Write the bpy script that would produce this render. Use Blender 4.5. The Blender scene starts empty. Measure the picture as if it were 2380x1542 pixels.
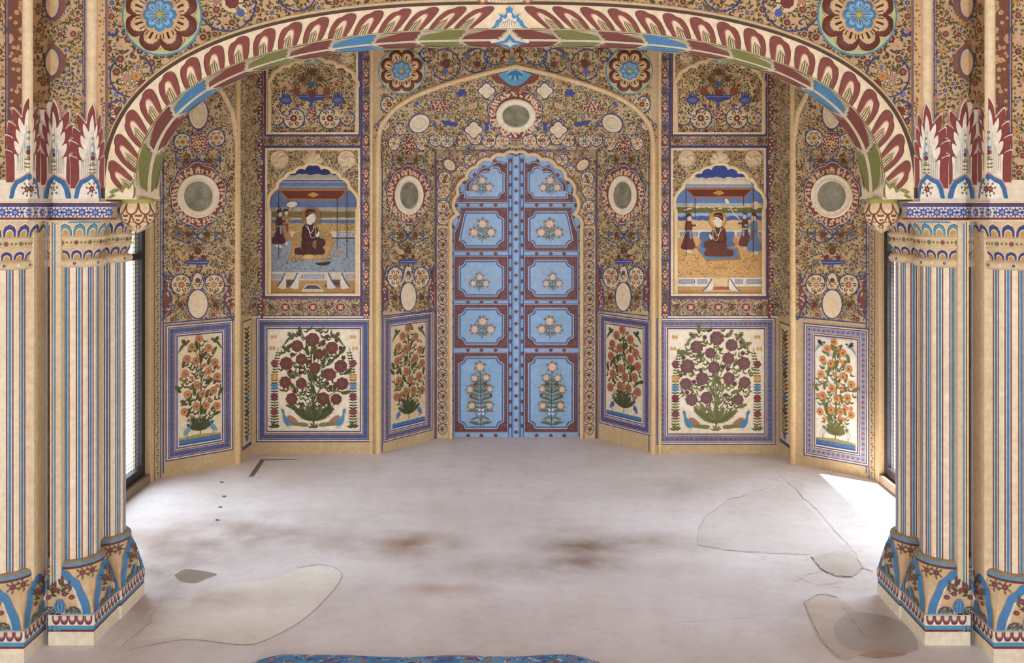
import bpy, math, random
from mathutils import Vector, geometry
V = Vector
PI = math.pi
SC = bpy.context.scene
COL = SC.collection

# ------------------------------------------------------------------ camera, world, sun, exposure
CX, CH, F, PX, PY = 0.054, 1.65, 2350.0, 1218.0, 455.0
cam_data = bpy.data.cameras.new('camera')
cam = bpy.data.objects.new('camera', cam_data)
COL.objects.link(cam)
cam.location = (CX, 0, CH)
cam.rotation_euler = (PI / 2, 0, 0)
cam_data.sensor_fit = 'HORIZONTAL'
cam_data.sensor_width = 36.0
cam_data.lens = 36.0 * F / 2380.0
cam_data.shift_x = (1190.0 - PX) / 2380.0
cam_data.shift_y = (PY - 771.0) / 2380.0
cam_data.clip_start = 0.05
SC.camera = cam
SC.view_settings.view_transform = 'Standard'
SC.view_settings.look = 'None'
SC.view_settings.exposure = 1.6
SC.view_settings.gamma = 1.0
SC.view_settings.use_curve_mapping = False
world = bpy.data.worlds.new('sky')
SC.world = world
world.use_nodes = True
bg = world.node_tree.nodes['Background']
bg.inputs['Color'].default_value = (0.83, 0.92, 1.0, 1)
bg.inputs['Strength'].default_value = 2.3
sun_data = bpy.data.lights.new('sun', 'SUN')
sun = bpy.data.objects.new('sun', sun_data)
COL.objects.link(sun)
sun_data.energy = 20.0
sun_data.angle = math.radians(0.6)
sun_data.color = (1.0, 0.93, 0.82)
sun.location = (5, -2, 6)
sun.rotation_euler = V((-0.28, 0.22, -1.0)).to_track_quat('-Z', 'Y').to_euler()


# ------------------------------------------------------------------ helpers
def C(h):
    h = h.lstrip('#')
    out = []
    for i in (0, 2, 4):
        c = int(h[i:i + 2], 16) / 255
        out.append(c / 12.92 if c <= .04045 else ((c + .055) / 1.055) ** 2.4)
    return tuple(out)


CREAM, CREAM2, TAN = C('e6cda4'), C('f3e6cd'), C('cda878')
MAROON, BROWN, BLUE, NAVY = C('7a3b33'), C('6a3128'), C('2f4596'), C('26327c')
OLIVE, DOLIVE, ORANGE, PINK = C('6e6233'), C('4c4a28'), C('cb8a3a'), C('c98f74')
WALLC = C('ccb084')
SKY, COBALT, AQUA, WHITE = C('8fb4de'), C('1f66a8'), C('3d93bd'), C('f6efdf')
GREEN, DGREEN, LINE = C('8b8b45'), C('49512d'), C('3a2c1c')


class Mesh:
    """collects coloured polygons; build() links them as one mesh object"""
    def __init__(self):
        self.v, self.f, self.c, self.sm, self.mi = [], [], [], [], []

    def face(self, pts, col, smooth=False, mi=0):
        n = len(self.v)
        self.v.extend((p[0], p[1], p[2]) for p in pts)
        self.f.append(tuple(range(n, n + len(pts))))
        self.c.append(col)
        self.sm.append(smooth)
        self.mi.append(mi)

    def grid(self, rows, col, closed=False, smooth=True, flip=False):
        """rows: list of equally long lists of points; col: colour or fn(i, j)"""
        n0 = len(self.v)
        m = len(rows[0])
        for r in rows:
            self.v.extend((p[0], p[1], p[2]) for p in r)
        for i in range(len(rows) - 1):
            for j in range(m if closed else m - 1):
                k = (j + 1) % m
                q = (n0 + i * m + j, n0 + i * m + k, n0 + (i + 1) * m + k, n0 + (i + 1) * m + j)
                self.f.append(q[::-1] if flip else q)
                self.c.append(col(i, j) if callable(col) else col)
                self.sm.append(smooth)
                self.mi.append(0)

    def box(self, a, b, col):
        (x0, y0, z0), (x1, y1, z1) = a, b
        p = [(x, y, z) for z in (z0, z1) for y in (y0, y1) for x in (x0, x1)]
        for q in ((0, 2, 3, 1), (4, 5, 7, 6), (0, 1, 5, 4), (2, 6, 7, 3), (0, 4, 6, 2), (1, 3, 7, 5)):
            self.face([p[i] for i in q], col)

    def prism(self, outline, d, col):
        """planar outline (3D points) pushed along vector d, closed solid"""
        d = V(d)
        a = [V(p) for p in outline]
        b = [p + d for p in a]
        nrm = V((0, 0, 0))
        for i in range(len(a)):
            nrm += a[i].cross(a[(i + 1) % len(a)])
        if nrm.dot(d) > 0:
            a, b = a[::-1], b[::-1]
        self.face(a, col)
        self.face(b[::-1], col)
        for i in range(len(a)):
            j = (i + 1) % len(a)
            self.face([a[j], a[i], b[i], b[j]], col)

    def holed(self, outline, holes, col):
        loops = [[V(p) for p in outline]] + [[V(p) for p in h] for h in holes]
        flat = [p for l in loops for p in l]
        for t in geometry.tessellate_polygon(loops):
            self.face([flat[i] for i in t], col)

    def sweep(self, pts, nrm, prof, col, closed=False, smooth=True):
        """profile (across, out) along a path; 'out' follows nrm"""
        pts = [V(p) for p in pts]
        nrm = V(nrm).normalized()
        rows = []
        n = len(pts)
        for i, p in enumerate(pts):
            a = pts[(i - 1) % n] if (closed or i > 0) else p
            b = pts[(i + 1) % n] if (closed or i < n - 1) else p
            t = (b - a).normalized()
            s = t.cross(nrm).normalized()
            k = 1.0
            if 0 < i < n - 1 or closed:
                c = (b - p).normalized().dot((p - a).normalized())
                k = min(1.6, 1 / max(.3, math.sqrt(max(0, (1 + c) / 2))))
            rows.append([p + s * (x * k) + nrm * y for x, y in prof])
        if closed:
            rows.append(rows[0])
        self.grid(rows, col, smooth=smooth)

    def lathe(self, prof, cx, cy, col, n=32, smooth=True):
        """prof: (z, r) upwards; col colour or fn(i, j)"""
        rows = [[(cx + r * math.cos(2 * PI * j / n), cy + r * math.sin(2 * PI * j / n), z) for j in range(n)] for z, r in prof]
        self.grid(rows, col, closed=True, smooth=smooth)

    def build(self, name, mat, parent=None, origin=(0, 0, 0), **kw):
        me = bpy.data.meshes.new(name)
        o = V(origin)
        me.from_pydata([(x - o.x, y - o.y, z - o.z) for x, y, z in self.v], [], self.f)
        at = me.color_attributes.new('Col', 'FLOAT_COLOR', 'CORNER')
        buf = []
        for f, c in zip(self.f, self.c):
            buf.extend((c[0], c[1], c[2], 1.0) * len(f))
        at.data.foreach_set('color', buf)
        me.polygons.foreach_set('use_smooth', self.sm)
        for m in (mat if isinstance(mat, (list, tuple)) else [mat]):
            me.materials.append(m)
        me.polygons.foreach_set('material_index', self.mi)
        me.update()
        ob = bpy.data.objects.new(name, me)
        COL.objects.link(ob)
        if parent is not None:
            ob.parent = parent
            ob.location = o - V(parent['_o']) if '_o' in parent else o
        else:
            ob.location = o
        tag(ob, **kw)
        return ob


def tag(o, label=None, cat=None, group=None, kind=None):
    if label: o['label'] = label
    if cat: o['category'] = cat
    if group: o['group'] = group
    if kind: o['kind'] = kind
    return o


def thing(name, loc, label, cat, group=None):
    o = bpy.data.objects.new(name, None)
    COL.objects.link(o)
    o.location = loc
    o.empty_display_size = .1
    o['_o'] = tuple(loc)
    return tag(o, label, cat, group)


def copy_tree(o, parent=None):
    c = o.copy()
    COL.objects.link(c)
    if parent is not None:
        c.parent = parent
    for ch in list(o.children):
        copy_tree(ch, c)
    return c


def mirrored(o, label=None, name=None):
    """the same thing on the other side of the room's axis"""
    c = copy_tree(o)
    c.location.x = -o.location.x
    c.scale.x = -o.scale.x
    if label: c['label'] = label
    if name: c.name = name
    return c


# ------------------------------------------------------------------ materials
def new_mat(name):
    m = bpy.data.materials.new(name)
    m.use_nodes = True
    nt = m.node_tree
    return m, nt, nt.nodes['Principled BSDF']


def nd(nt, typ, **kw):
    n = nt.nodes.new(typ)
    for k, v in kw.items():
        setattr(n, k, v)
    return n


def noise(nt, vec, scale, detail=4, rough=.55):
    n = nd(nt, 'ShaderNodeTexNoise')
    n.inputs['Scale'].default_value = scale
    n.inputs['Detail'].default_value = detail
    n.inputs['Roughness'].default_value = rough
    nt.links.new(vec, n.inputs['Vector'])
    return n.outputs['Fac']


def ramp(nt, fac, stops):
    r = nd(nt, 'ShaderNodeValToRGB')
    el = r.color_ramp.elements
    while len(el) < len(stops):
        el.new(.5)
    for e, (p, c) in zip(el, stops):
        e.position = p
        e.color = (c[0], c[1], c[2], 1)
    nt.links.new(fac, r.inputs['Fac'])
    return r.outputs['Color']


def mix(nt, a, b, fac, blend='MIX'):
    m = nd(nt, 'ShaderNodeMix', data_type='RGBA', blend_type=blend)
    for s, v in ((m.inputs[0], fac), (m.inputs[6], a), (m.inputs[7], b)):
        if hasattr(v, 'links'):
            nt.links.new(v, s)
        elif isinstance(v, (int, float)):
            s.default_value = v
        else:
            s.default_value = (v[0], v[1], v[2], 1)
    return m.outputs[2]


def bump(nt, bsdf, h, strength, dist=.01):
    b = nd(nt, 'ShaderNodeBump')
    b.inputs['Strength'].default_value = strength
    b.inputs['Distance'].default_value = dist
    nt.links.new(h, b.inputs['Height'])
    nt.links.new(b.outputs['Normal'], bsdf.inputs['Normal'])


def paint_mat(name, dirt, rough=.7, bmp=.25, tint=(.62, .45, .28), sat=.90, wear=.7):
    m, nt, b = new_mat(name)
    a = nd(nt, 'ShaderNodeAttribute', attribute_name='Col')
    g = nd(nt, 'ShaderNodeNewGeometry').outputs['Position']
    f = ramp(nt, noise(nt, g, 3.5, 8, .68), [(.42, (0, 0, 0)), (.72, (1, 1, 1))])
    mm = nd(nt, 'ShaderNodeMath', operation='MULTIPLY')
    nt.links.new(f, mm.inputs[0])
    mm.inputs[1].default_value = dirt
    hs = nd(nt, 'ShaderNodeHueSaturation')
    hs.inputs['Saturation'].default_value = sat
    nt.links.new(a.outputs['Color'], hs.inputs['Color'])
    w1 = ramp(nt, noise(nt, g, 60, 6, .7), [(.60, (0, 0, 0)), (.70, (1, 1, 1))])
    w2 = ramp(nt, noise(nt, g, 5, 5, .6), [(.50, (0, 0, 0)), (.70, (1, 1, 1))])
    wm = nd(nt, 'ShaderNodeMath', operation='MULTIPLY')
    nt.links.new(w1, wm.inputs[0])
    nt.links.new(w2, wm.inputs[1])
    wk = nd(nt, 'ShaderNodeMath', operation='MULTIPLY')
    nt.links.new(wm.outputs[0], wk.inputs[0])
    wk.inputs[1].default_value = wear
    worn = mix(nt, hs.outputs['Color'], C('d9c6a6'), wk.outputs[0])
    c = mix(nt, worn, tint, mm.outputs[0], 'MULTIPLY')
    f2 = ramp(nt, noise(nt, g, 45, 5, .6), [(.3, (.84, .83, .81)), (.7, (1.07, 1.07, 1.07))])
    c = mix(nt, c, f2, 1.0, 'MULTIPLY')
    nt.links.new(c, b.inputs['Base Color'])
    b.inputs['Roughness'].default_value = rough
    b.inputs['Specular IOR Level'].default_value = .25
    bump(nt, b, noise(nt, g, 90, 4, .6), bmp, .004)
    return m


PAINT = paint_mat('painted_plaster', .5, tint=(.74, .62, .48))
FRESH = paint_mat('painted_lime_gloss', .3, .5, .15, (.76, .62, .48), .92, .5)
DOORP = paint_mat('painted_wood', .25, .42, .1, (.66, .6, .56), .88, .35)


def simple_mat(name, col, rough=.6, metal=0., n=None):
    m, nt, b = new_mat(name)
    b.inputs['Base Color'].default_value = (*col, 1)
    b.inputs['Roughness'].default_value = rough
    b.inputs['Metallic'].default_value = metal
    g = nd(nt, 'ShaderNodeNewGeometry').outputs['Position']
    if n:
        c = ramp(nt, noise(nt, g, n, 5, .6), [(.3, tuple(x * .6 for x in col)), (.7, tuple(min(1, x * 1.25) for x in col))])
        nt.links.new(c, b.inputs['Base Color'])
    return m


IRON = simple_mat('dark_iron', C('2b2a30'), .5, .3, 30)
WIRE = simple_mat('grey_wire', C('5a5c66'), .5, .4)


def glass_mat():
    m, nt, b = new_mat('old_mirror_glass')
    g = nd(nt, 'ShaderNodeNewGeometry').outputs['Position']
    c = ramp(nt, noise(nt, g, 16, 9, .72), [(.28, C('5d5b49')), (.46, C('7f7a66')), (.60, C('958d77')), (.74, C('cdbd9e'))])
    nt.links.new(c, b.inputs['Base Color'])
    r = ramp(nt, noise(nt, g, 11, 5, .6), [(.35, (.22, .22, .22)), (.65, (.6, .6, .6))])
    nt.links.new(r, b.inputs['Roughness'])
    b.inputs['Metallic'].default_value = .15
    return m


GLASS = glass_mat()


def floor_mat():
    m, nt, b = new_mat('worn_lime_floor')
    a = nd(nt, 'ShaderNodeAttribute', attribute_name='Col')
    g = nd(nt, 'ShaderNodeNewGeometry').outputs['Position']
    c = a.outputs['Color']
    f = ramp(nt, noise(nt, g, 1.1, 9, .62), [(.36, (.88, .85, .82)), (.62, (1.04, 1.04, 1.05))])
    c = mix(nt, c, f, 1.0, 'MULTIPLY')
    f = ramp(nt, noise(nt, g, 9, 8, .7), [(.30, (.90, .88, .85)), (.52, (1.02, 1.02, 1.02))])
    c = mix(nt, c, f, .8, 'MULTIPLY')
    for (x, y, rx, ry, s, col) in STAINS:
        mp = nd(nt, 'ShaderNodeMapping', vector_type='TEXTURE')
        mp.inputs['Location'].default_value = (x, y, 0)
        mp.inputs['Scale'].default_value = (rx, ry, 10)
        nt.links.new(g, mp.inputs['Vector'])
        nn = nd(nt, 'ShaderNodeTexNoise')
        nn.inputs['Scale'].default_value = 5
        nn.inputs['Detail'].default_value = 6
        nt.links.new(g, nn.inputs['Vector'])
        gr = nd(nt, 'ShaderNodeTexGradient', gradient_type='SPHERICAL')
        nt.links.new(mp.outputs[0], gr.inputs[0])
        mu = nd(nt, 'ShaderNodeMath', operation='MULTIPLY')
        nt.links.new(gr.outputs['Fac'], mu.inputs[0])
        rr = ramp(nt, nn.outputs['Fac'], [(.3, (.3, .3, .3)), (.7, (1.7, 1.7, 1.7))])
        nt.links.new(rr, mu.inputs[1])
        m2 = nd(nt, 'ShaderNodeMath', operation='MULTIPLY', use_clamp=True)
        nt.links.new(mu.outputs[0], m2.inputs[0])
        m2.inputs[1].default_value = s
        c = mix(nt, c, col, m2.outputs[0], 'MULTIPLY')
    nt.links.new(c, b.inputs['Base Color'])
    b.inputs['Roughness'].default_value = .55
    b.inputs['Specular IOR Level'].default_value = .3
    f = ramp(nt, noise(nt, g, 38, 8, .75), [(.28, (.80, .76, .70)), (.42, (1, 1, 1))])
    c = mix(nt, c, f, .55, 'MULTIPLY')
    nt.links.new(c, b.inputs['Base Color'])
    bump(nt, b, noise(nt, g, 14, 9, .7), .25, .01)
    return m


# ------------------------------------------------------------------ surfaces: photo measurements laid onto the real walls
class Surf:
    def __init__(self, fn, nrm=None, eps=.5, clips=None, cell=0):
        self.fn, self.n, self.eps, self.clips, self.cell = fn, (V(nrm).normalized() if nrm is not None else None), eps, clips, cell

    def at(self, x, y, h=0.0):
        p = self.fn(x, y)
        if h == 0: return p
        n = self.n
        if n is None:
            e = self.eps
            n = (self.fn(x, y + e) - self.fn(x, y - e)).cross(self.fn(x + e, y) - self.fn(x - e, y))
            n.normalize()
        return p + n * h


def ray(x, y):
    return V(((x - PX) / F, 1.0, (PY - y) / F))


CAM = V((CX, 0, CH))


def plane(p, n):
    """plane through p with normal n facing the room; addressed in photo pixels"""
    p, n = V(p), V(n).normalized()
    k = (p - CAM).dot(n)
    return Surf(lambda x, y: CAM + ray(x, y) * (k / ray(x, y).dot(n)), n)


def uvsurf(o, u, w, n):
    """flat canvas: x along u, y down along w (per unit)"""
    o, u, w = V(o), V(u), V(w)
    return Surf(lambda x, y: o + u * x + w * y, n)


LU = .0006


class Paint:
    def __init__(self, mesh, surf, both=False, sx=1.0, base=0):
        self.m, self.s, self.both, self.sx, self.base, self.k = mesh, surf, both, sx, base, 0

    def poly(self, pts, col, h=1, rel=0.0, skirt=0.0):
        """filled shape on layer h; rel lifts it in relief, with side walls back to the wall (or skirt deep)"""
        if len(pts) < 3: return
        a = 0
        for i in range(len(pts)):
            x0, y0 = pts[i - 1]
            x1, y1 = pts[i]
            a += x0 * y1 - x1 * y0
        if a > 0: pts = pts[::-1]
        self.k = (self.k + 1) % 89                      # overlapping strokes never share one plane
        hh = (h + self.base + self.k * .009) * LU + rel
        for sub, sf in self._split(pts, hh):
            q = [sf.at(x, y, hh) for x, y in sub]
            self._add(q, col)
            if rel or skirt:
                q0 = [sf.at(x, y, hh - skirt if skirt else 0) for x, y in sub]
                for i in range(len(q)):
                    if self.s.clips and abs(sub[i][0] - sub[i - 1][0]) < 1e-6: continue
                    self._add([q[i - 1], q0[i - 1], q0[i], q[i]], col)

    def _split(self, pts, hh):
        if self.s.cell: return [(p, self.s) for p in cells(pts, self.s.cell)]
        if not self.s.clips: return [(pts, self.s)]
        out = []
        for x0, x1, sf in self.s.clips(hh):
            p = clip(clip(pts, x0, 1), x1, -1)
            if len(p) > 2: out.append((p, sf))
        return out

    def _add(self, q, col):
        self.m.face(q, col)
        if self.both:
            self.m.face([(-p[0], p[1], p[2]) for p in q[::-1]], col)

    def ell(self, cx, cy, rx, ry, col, h=1, n=18, rot=0, rel=0.0):
        c, s = math.cos(rot), math.sin(rot)
        self.poly([(cx + rx * math.cos(t) * c - ry * math.sin(t) * s, cy + rx * math.cos(t) * s + ry * math.sin(t) * c)
                   for t in (2 * PI * i / n for i in range(n))], col, h, rel)

    def dot(self, cx, cy, r, col, h=1, n=10):
        self.ell(cx, cy, r * self.sx, r, col, h, n)

    def line(self, pts, w, col, h=1, closed=False):
        n = len(pts)
        L, R = [], []
        for i in range(n):
            x, y = pts[i]
            a = pts[i - 1] if (closed or i > 0) else pts[i]
            b = pts[(i + 1) % n] if (closed or i < n - 1) else pts[i]
            dx, dy = b[0] - a[0], b[1] - a[1]
            d = math.hypot(dx, dy) or 1
            ww = (w[i] if isinstance(w, list) else w) / 2
            L.append((x - dy / d * ww, y + dx / d * ww))
            R.append((x + dy / d * ww, y - dx / d * ww))
        for i in range(n if closed else n - 1):
            j = (i + 1) % n
            self.poly([L[i], L[j], R[j], R[i]], col, h)

    def seg(self, x0, y0, x1, y1, w, col, h=1):
        self.line([(x0, y0), (x1, y1)], w, col, h)

    def rect(self, x0, y0, x1, y1, col, h=1):
        self.poly([(x0, y0), (x1, y0), (x1, y1), (x0, y1)], col, h)

    def frame(self, x0, y0, x1, y1, w, col, h=1):
        self.rect(x0, y0, x1, y0 + w, col, h)
        self.rect(x0, y1 - w, x1, y1, col, h)
        self.rect(x0, y0 + w, x0 + w, y1 - w, col, h)
        self.rect(x1 - w, y0 + w, x1, y1 - w, col, h)

    def ring(self, cx, cy, rx, ry, w, col, h=1, n=24, rot=0):
        c, s = math.cos(rot), math.sin(rot)
        self.line([(cx + rx * math.cos(t) * c - ry * math.sin(t) * s, cy + rx * math.cos(t) * s + ry * math.sin(t) * c)
                   for t in (2 * PI * i / n for i in range(n))], w, col, h, True)

    def leaf(self, x, y, a, l, w, col, h=1, bend=.35):
        c, s = math.cos(a), math.sin(a)
        k = self.sx
        pts = []
        for u, v in ((0, -.12), (.3, -.5), (.65, -.42), (1, 0), (.6, .42), (.28, .4), (0, .12)):
            v2 = v * w + bend * l * u * u
            pts.append((x + (u * l * c - v2 * s) * k, y + u * l * s + v2 * c))
        self.poly(pts, col, h)

    def star(self, cx, cy, r, n, col, h=1, inner=.45, rot=-PI / 2, mid=None):
        p = []
        for i in range(2 * n):
            rr = r if i % 2 == 0 else r * inner
            t = rot + PI * i / n
            p.append((cx + rr * math.cos(t) * self.sx, cy + rr * math.sin(t)))
        self.poly(p, col, h)
        if mid: self.dot(cx, cy, r * .22, mid, h + 1, 7)

    def rose(self, cx, cy, r, col, h=1, n=9, dark=None, mid=None, rng=None):
        """scalloped bloom with petal rings"""
        rot = rng.random() * 6 if rng else 0
        p = []
        m = n * 4
        for i in range(m):
            t = 2 * PI * i / m
            rr = r * (.87 + .13 * abs(math.sin(n * t / 2 + rot)))
            p.append((cx + rr * math.cos(t) * self.sx, cy + rr * math.sin(t)))
        self.poly(p, col, h)
        if dark:
            for k, q in ((.72, n), (.42, max(4, n - 3))):
                for i in range(q):
                    t = 2 * PI * i / q + rot + k * 3
                    x, y = cx + r * k * math.cos(t) * self.sx, cy + r * k * math.sin(t)
                    d = 1.9 * r * k / q
                    self.line([(x + d * math.cos(t + b) * self.sx, y + d * math.sin(t + b)) for b in (-2.0, -1.0, 0, 1.0, 2.0)], r * .07, dark, h + 1)
        if mid: self.dot(cx, cy, r * .22, mid, h + 2, 8)

    def carn(self, cx, cy, r, col, rng, h=1):
        p = []
        for i in range(12):
            t = 2 * PI * i / 12 + rng.random() * .3
            rr = r * (1 if i % 2 == 0 else .8)
            p.append((cx + rr * math.cos(t) * self.sx, cy + rr * math.sin(t)))
        self.poly(p, col, h)

    def spray(self, cx, cy, r, n, l, w, col, h=1, bend=.3, a0=0, a1=2 * PI):
        for i in range(n):
            t = a0 + (a1 - a0) * (i + .5) / n
            self.leaf(cx + r * math.cos(t) * self.sx, cy + r * math.sin(t), t, l, w, col, h, bend if i % 2 else -bend)

    def scroll(self, cx, cy, r, a0, sw, col=BLUE, w=2.2, h=5, rng=None, flower=MAROON, lc=OLIVE, knots=3, n=22):
        pts = []
        for i in range(n + 1):
            u = i / n
            t = a0 + sw * u
            rr = r * (1 - .25 * max(0, u - .7) / .3)
            pts.append((cx + rr * math.cos(t) * self.sx, cy + rr * math.sin(t)))
        self.line(pts, w, col, h)
        for k in range(knots):
            x, y = pts[int((k + .6) / knots * n)]
            self.star(x, y, w * 1.5, 4, col, h)
        if flower:
            self.dot(cx, cy, r * .99, CREAM, 3.2, 16)
            self.spray(cx, cy, r * .42, 12, r * .42, r * .16, lc, 4, .5)
            self.carn(cx, cy, r * .36, flower, rng or random, 5)
            self.dot(cx, cy, r * .12, C('d9a860') if flower != ORANGE else MAROON, 6, 6)

    def lobed(self, cx, cy, rx, ry, n, amp=.14, rot=0, pw=1.0, m=None):
        m = m or n * 6
        return [(cx + rx * (1 + amp * abs(math.sin(n * t / 2)) ** pw) * math.cos(t + rot), cy + ry * (1 + amp * abs(math.sin(n * t / 2)) ** pw) * math.sin(t + rot))
                for t in (2 * PI * i / m for i in range(m))]

    def medal(self, cx, cy, rx, ry, n=8, h=6, rng=None, ground=MAROON, line=BLUE, seeds=None):
        """lobed cartouche: blue outline, maroon ground filled with cream blossoms"""
        rng = rng or random.Random(int(cx * 7 + cy))
        o = self.lobed(cx, cy, rx, ry, n)
        i_ = self.lobed(cx, cy, rx * .88, ry * .88, n)
        self.poly(o, line, h)
        self.poly(self.lobed(cx, cy, rx * .94, ry * .94, n), CREAM, h + 1)
        self.poly(i_, ground, h + 2)
        q = seeds or max(8, int(rx * ry / 15))
        pl = C('e2bb93')
        self.star(cx, cy, min(rx, ry) * .36, 7, pl, h + 3, .6, mid=MAROON)
        for k in range(q):
            t = 2.399 * k
            d = math.sqrt((k + .8) / q)
            if d < .36: continue
            self.star(cx + rx * .86 * d * math.cos(t), cy + ry * .86 * d * math.sin(t), 2.3 + rng.random() * 1.6, 6, pl, h + 3, .6, rng.random() * 6)

    def lozenge(self, cx, cy, rx, ry, h=6, line=BLUE):
        def shp(k):
            p = []
            for i in range(32):
                t = 2 * PI * i / 32
                q = (abs(math.cos(t)) ** 1.25 + abs(math.sin(t)) ** 1.25) ** (-1 / 1.25) * (1 + .07 * math.cos(8 * t))
                p.append((cx + rx * k * q * math.cos(t), cy + ry * k * q * math.sin(t)))
            return p
        self.poly(shp(1.0), line, h)
        self.poly(shp(.9), CREAM, h + 1)
        self.poly(shp(.78), MAROON, h + 2)
        pl = C('e2bb93')
        self.star(cx, cy, min(rx, ry) * .42, 8, pl, h + 3, .55, mid=ORANGE)
        for i in range(8):
            t = 2 * PI * i / 8
            k = .62 if i % 2 == 0 else .4
            self.star(cx + rx * k * math.cos(t), cy + ry * k * math.sin(t), 1.9, 5, pl, h + 3)


def clip(pts, x0, s):
    out = []
    for i in range(len(pts)):
        a, b = pts[i - 1], pts[i]
        ia, ib = s * (a[0] - x0) >= 0, s * (b[0] - x0) >= 0
        if ia != ib:
            t = (x0 - a[0]) / (b[0] - a[0])
            out.append((x0, a[1] + t * (b[1] - a[1])))
        if ib: out.append(b)
    return out


def cells(pts, c):
    """cut a shape into small cells so that it follows a curved wall"""
    out = [pts]
    cc = c if isinstance(c, tuple) else (c, c)
    for ax in (0, 1):
        c = cc[ax]
        nxt = []
        for p in out:
            lo, hi = min(q[ax] for q in p), max(q[ax] for q in p)
            if hi - lo <= c:
                nxt.append(p)
                continue
            n = int(math.ceil((hi - lo) / c))
            w = [(q[1], q[0]) for q in p] if ax else p
            for i in range(n):
                a = clip(clip(w, lo + (hi - lo) * i / n, 1), lo + (hi - lo) * (i + 1) / n, -1)
                if len(a) > 2: nxt.append([(q[1], q[0]) for q in a] if ax else a)
        out = nxt
    return out


def inside(p, poly):
    x, y = p
    r = False
    for i in range(len(poly)):
        (x0, y0), (x1, y1) = poly[i - 1], poly[i]
        if (y0 > y) != (y1 > y) and x < (x1 - x0) * (y - y0) / (y1 - y0) + x0: r = not r
    return r


def floral(P, reg, seed, k=1.0, fl=17.0, dens=6.4, leaf=None, blue=BLUE, warm=1.0):
    """dense all-over flowers and leaves inside a region"""
    rng = random.Random(seed)
    xs, ys = [p[0] for p in reg], [p[1] for p in reg]
    x0, x1, y0, y1 = min(xs), max(xs), min(ys), max(ys)
    leaf = leaf or [C('6b5f33'), C('594f2c'), C('7a6a38'), C('4f4b31')]

    def darts(dmin, n, used):
        g, res = {}, []
        for _ in range(n):
            p = (rng.uniform(x0, x1), rng.uniform(y0, y1))
            c = (int(p[0] // dmin), int(p[1] // dmin))
            if any((q[0] - p[0]) ** 2 + (q[1] - p[1]) ** 2 < dmin * dmin for i in (-1, 0, 1) for j in (-1, 0, 1) for q in g.get((c[0] + i, c[1] + j), ())): continue
            if not inside(p, reg): continue
            g.setdefault(c, []).append(p)
            res.append(p)
        return res
    area = (x1 - x0) * (y1 - y0)
    big = darts(fl * k, int(area / (fl * k) ** 2 * 5), None)
    bs = {}
    for (x, y) in big:
        u = rng.random()
        cell = fl * k
        if u < .46:
            r = rng.uniform(4.2, 6.2) * k
            P.carn(x, y, r, rng.choice([MAROON, BROWN, C('84443a'), C('6f3b30')]), rng, 3)
            P.carn(x, y, r * .5, C('a25f4c'), rng, 4)
        elif u < .68:
            r = rng.uniform(3.6, 5.2) * k
            P.star(x, y, r, 6, rng.choice([blue, C('4a63a8'), C('38528f')]), 3, .5, rng.random() * 6, C('c9b58e'))
        elif u < .85:
            r = rng.uniform(3.2, 4.8) * k
            P.rose(x, y, r, rng.choice([ORANGE, C('d79a48'), C('b87a30')]), 3, 7, None, MAROON, rng)
        else:
            r = rng.uniform(3.8, 5.4) * k
            P.rose(x, y, r, PINK, 3, 7, C('a35a48'), C('8c4638'), rng)
        P.spray(x, y, r + .6 * k, rng.randint(9, 12), 5.6 * k, 2.5 * k, rng.choice(leaf), 2, .5, rng.random() * 6, rng.random() * 6 + 2 * PI)
        bs.setdefault((int(x // cell), int(y // cell)), []).append((x, y, r + 4 * k))
    for (x, y) in darts(dens * k, int(area / (dens * k) ** 2 * 4), None):
        c = (int(x // (fl * k)), int(y // (fl * k)))
        if any((q[0] - x) ** 2 + (q[1] - y) ** 2 < (q[2]) ** 2 for i in (-1, 0, 1) for j in (-1, 0, 1) for q in bs.get((c[0] + i, c[1] + j), ())): continue
        u = rng.random()
        a = rng.random() * 6.28
        if u < .1:
            P.star(x, y, 2.4 * k, 5, rng.choice([blue, C('4a63a8')]), 2, .45, a)
        elif u < .17:
            P.carn(x, y, 2.2 * k, rng.choice([MAROON, ORANGE, PINK]), rng, 2)
        else:
            lc = rng.choice(leaf)
            for da in (-.9, 0, .9):
                P.leaf(x, y, a + da, rng.uniform(4.6, 7.0) * k, 2.5 * k, lc, 1, rng.choice([-.4, .4]))


def cusped(x0, y0, xc, yt, n, bulge=.28, pw=2.0, m=6, both=True, step=0):
    """multifoil arch outline from the left springing over the apex to the right springing (photo frame, y down)"""
    cs = []
    for i in range(n + 1):
        t = PI / 2 * i / n
        cs.append((xc - (xc - x0) * math.cos(t) ** (2 / pw), y0 - (y0 - yt) * math.sin(t) ** (2 / pw)))
    return lobes(cs, xc, bulge, m)


def lobes(cs, xc, bulge=.28, m=6):
    left = []
    for i in range(len(cs) - 1):
        (ax, ay), (bx, by) = cs[i], cs[i + 1]
        dx, dy = bx - ax, by - ay
        for j in range(m):
            u = j / m
            k = bulge * math.sin(PI * u) ** .8
            left.append((ax + dx * u + dy * k, ay + dy * u - dx * k))
    left.append(cs[-1])
    return left + [(2 * xc - x, y) for x, y in left[-2::-1]]


def offset(pts, d, closed=True):
    out = []
    n = len(pts)
    for i in range(n):
        a = pts[i - 1] if (closed or i) else pts[i]
        b = pts[(i + 1) % n] if (closed or i < n - 1) else pts[i]
        dx, dy = b[0] - a[0], b[1] - a[1]
        l = math.hypot(dx, dy) or 1
        out.append((pts[i][0] + dy / l * d, pts[i][1] - dx / l * d))
    return out


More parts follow.
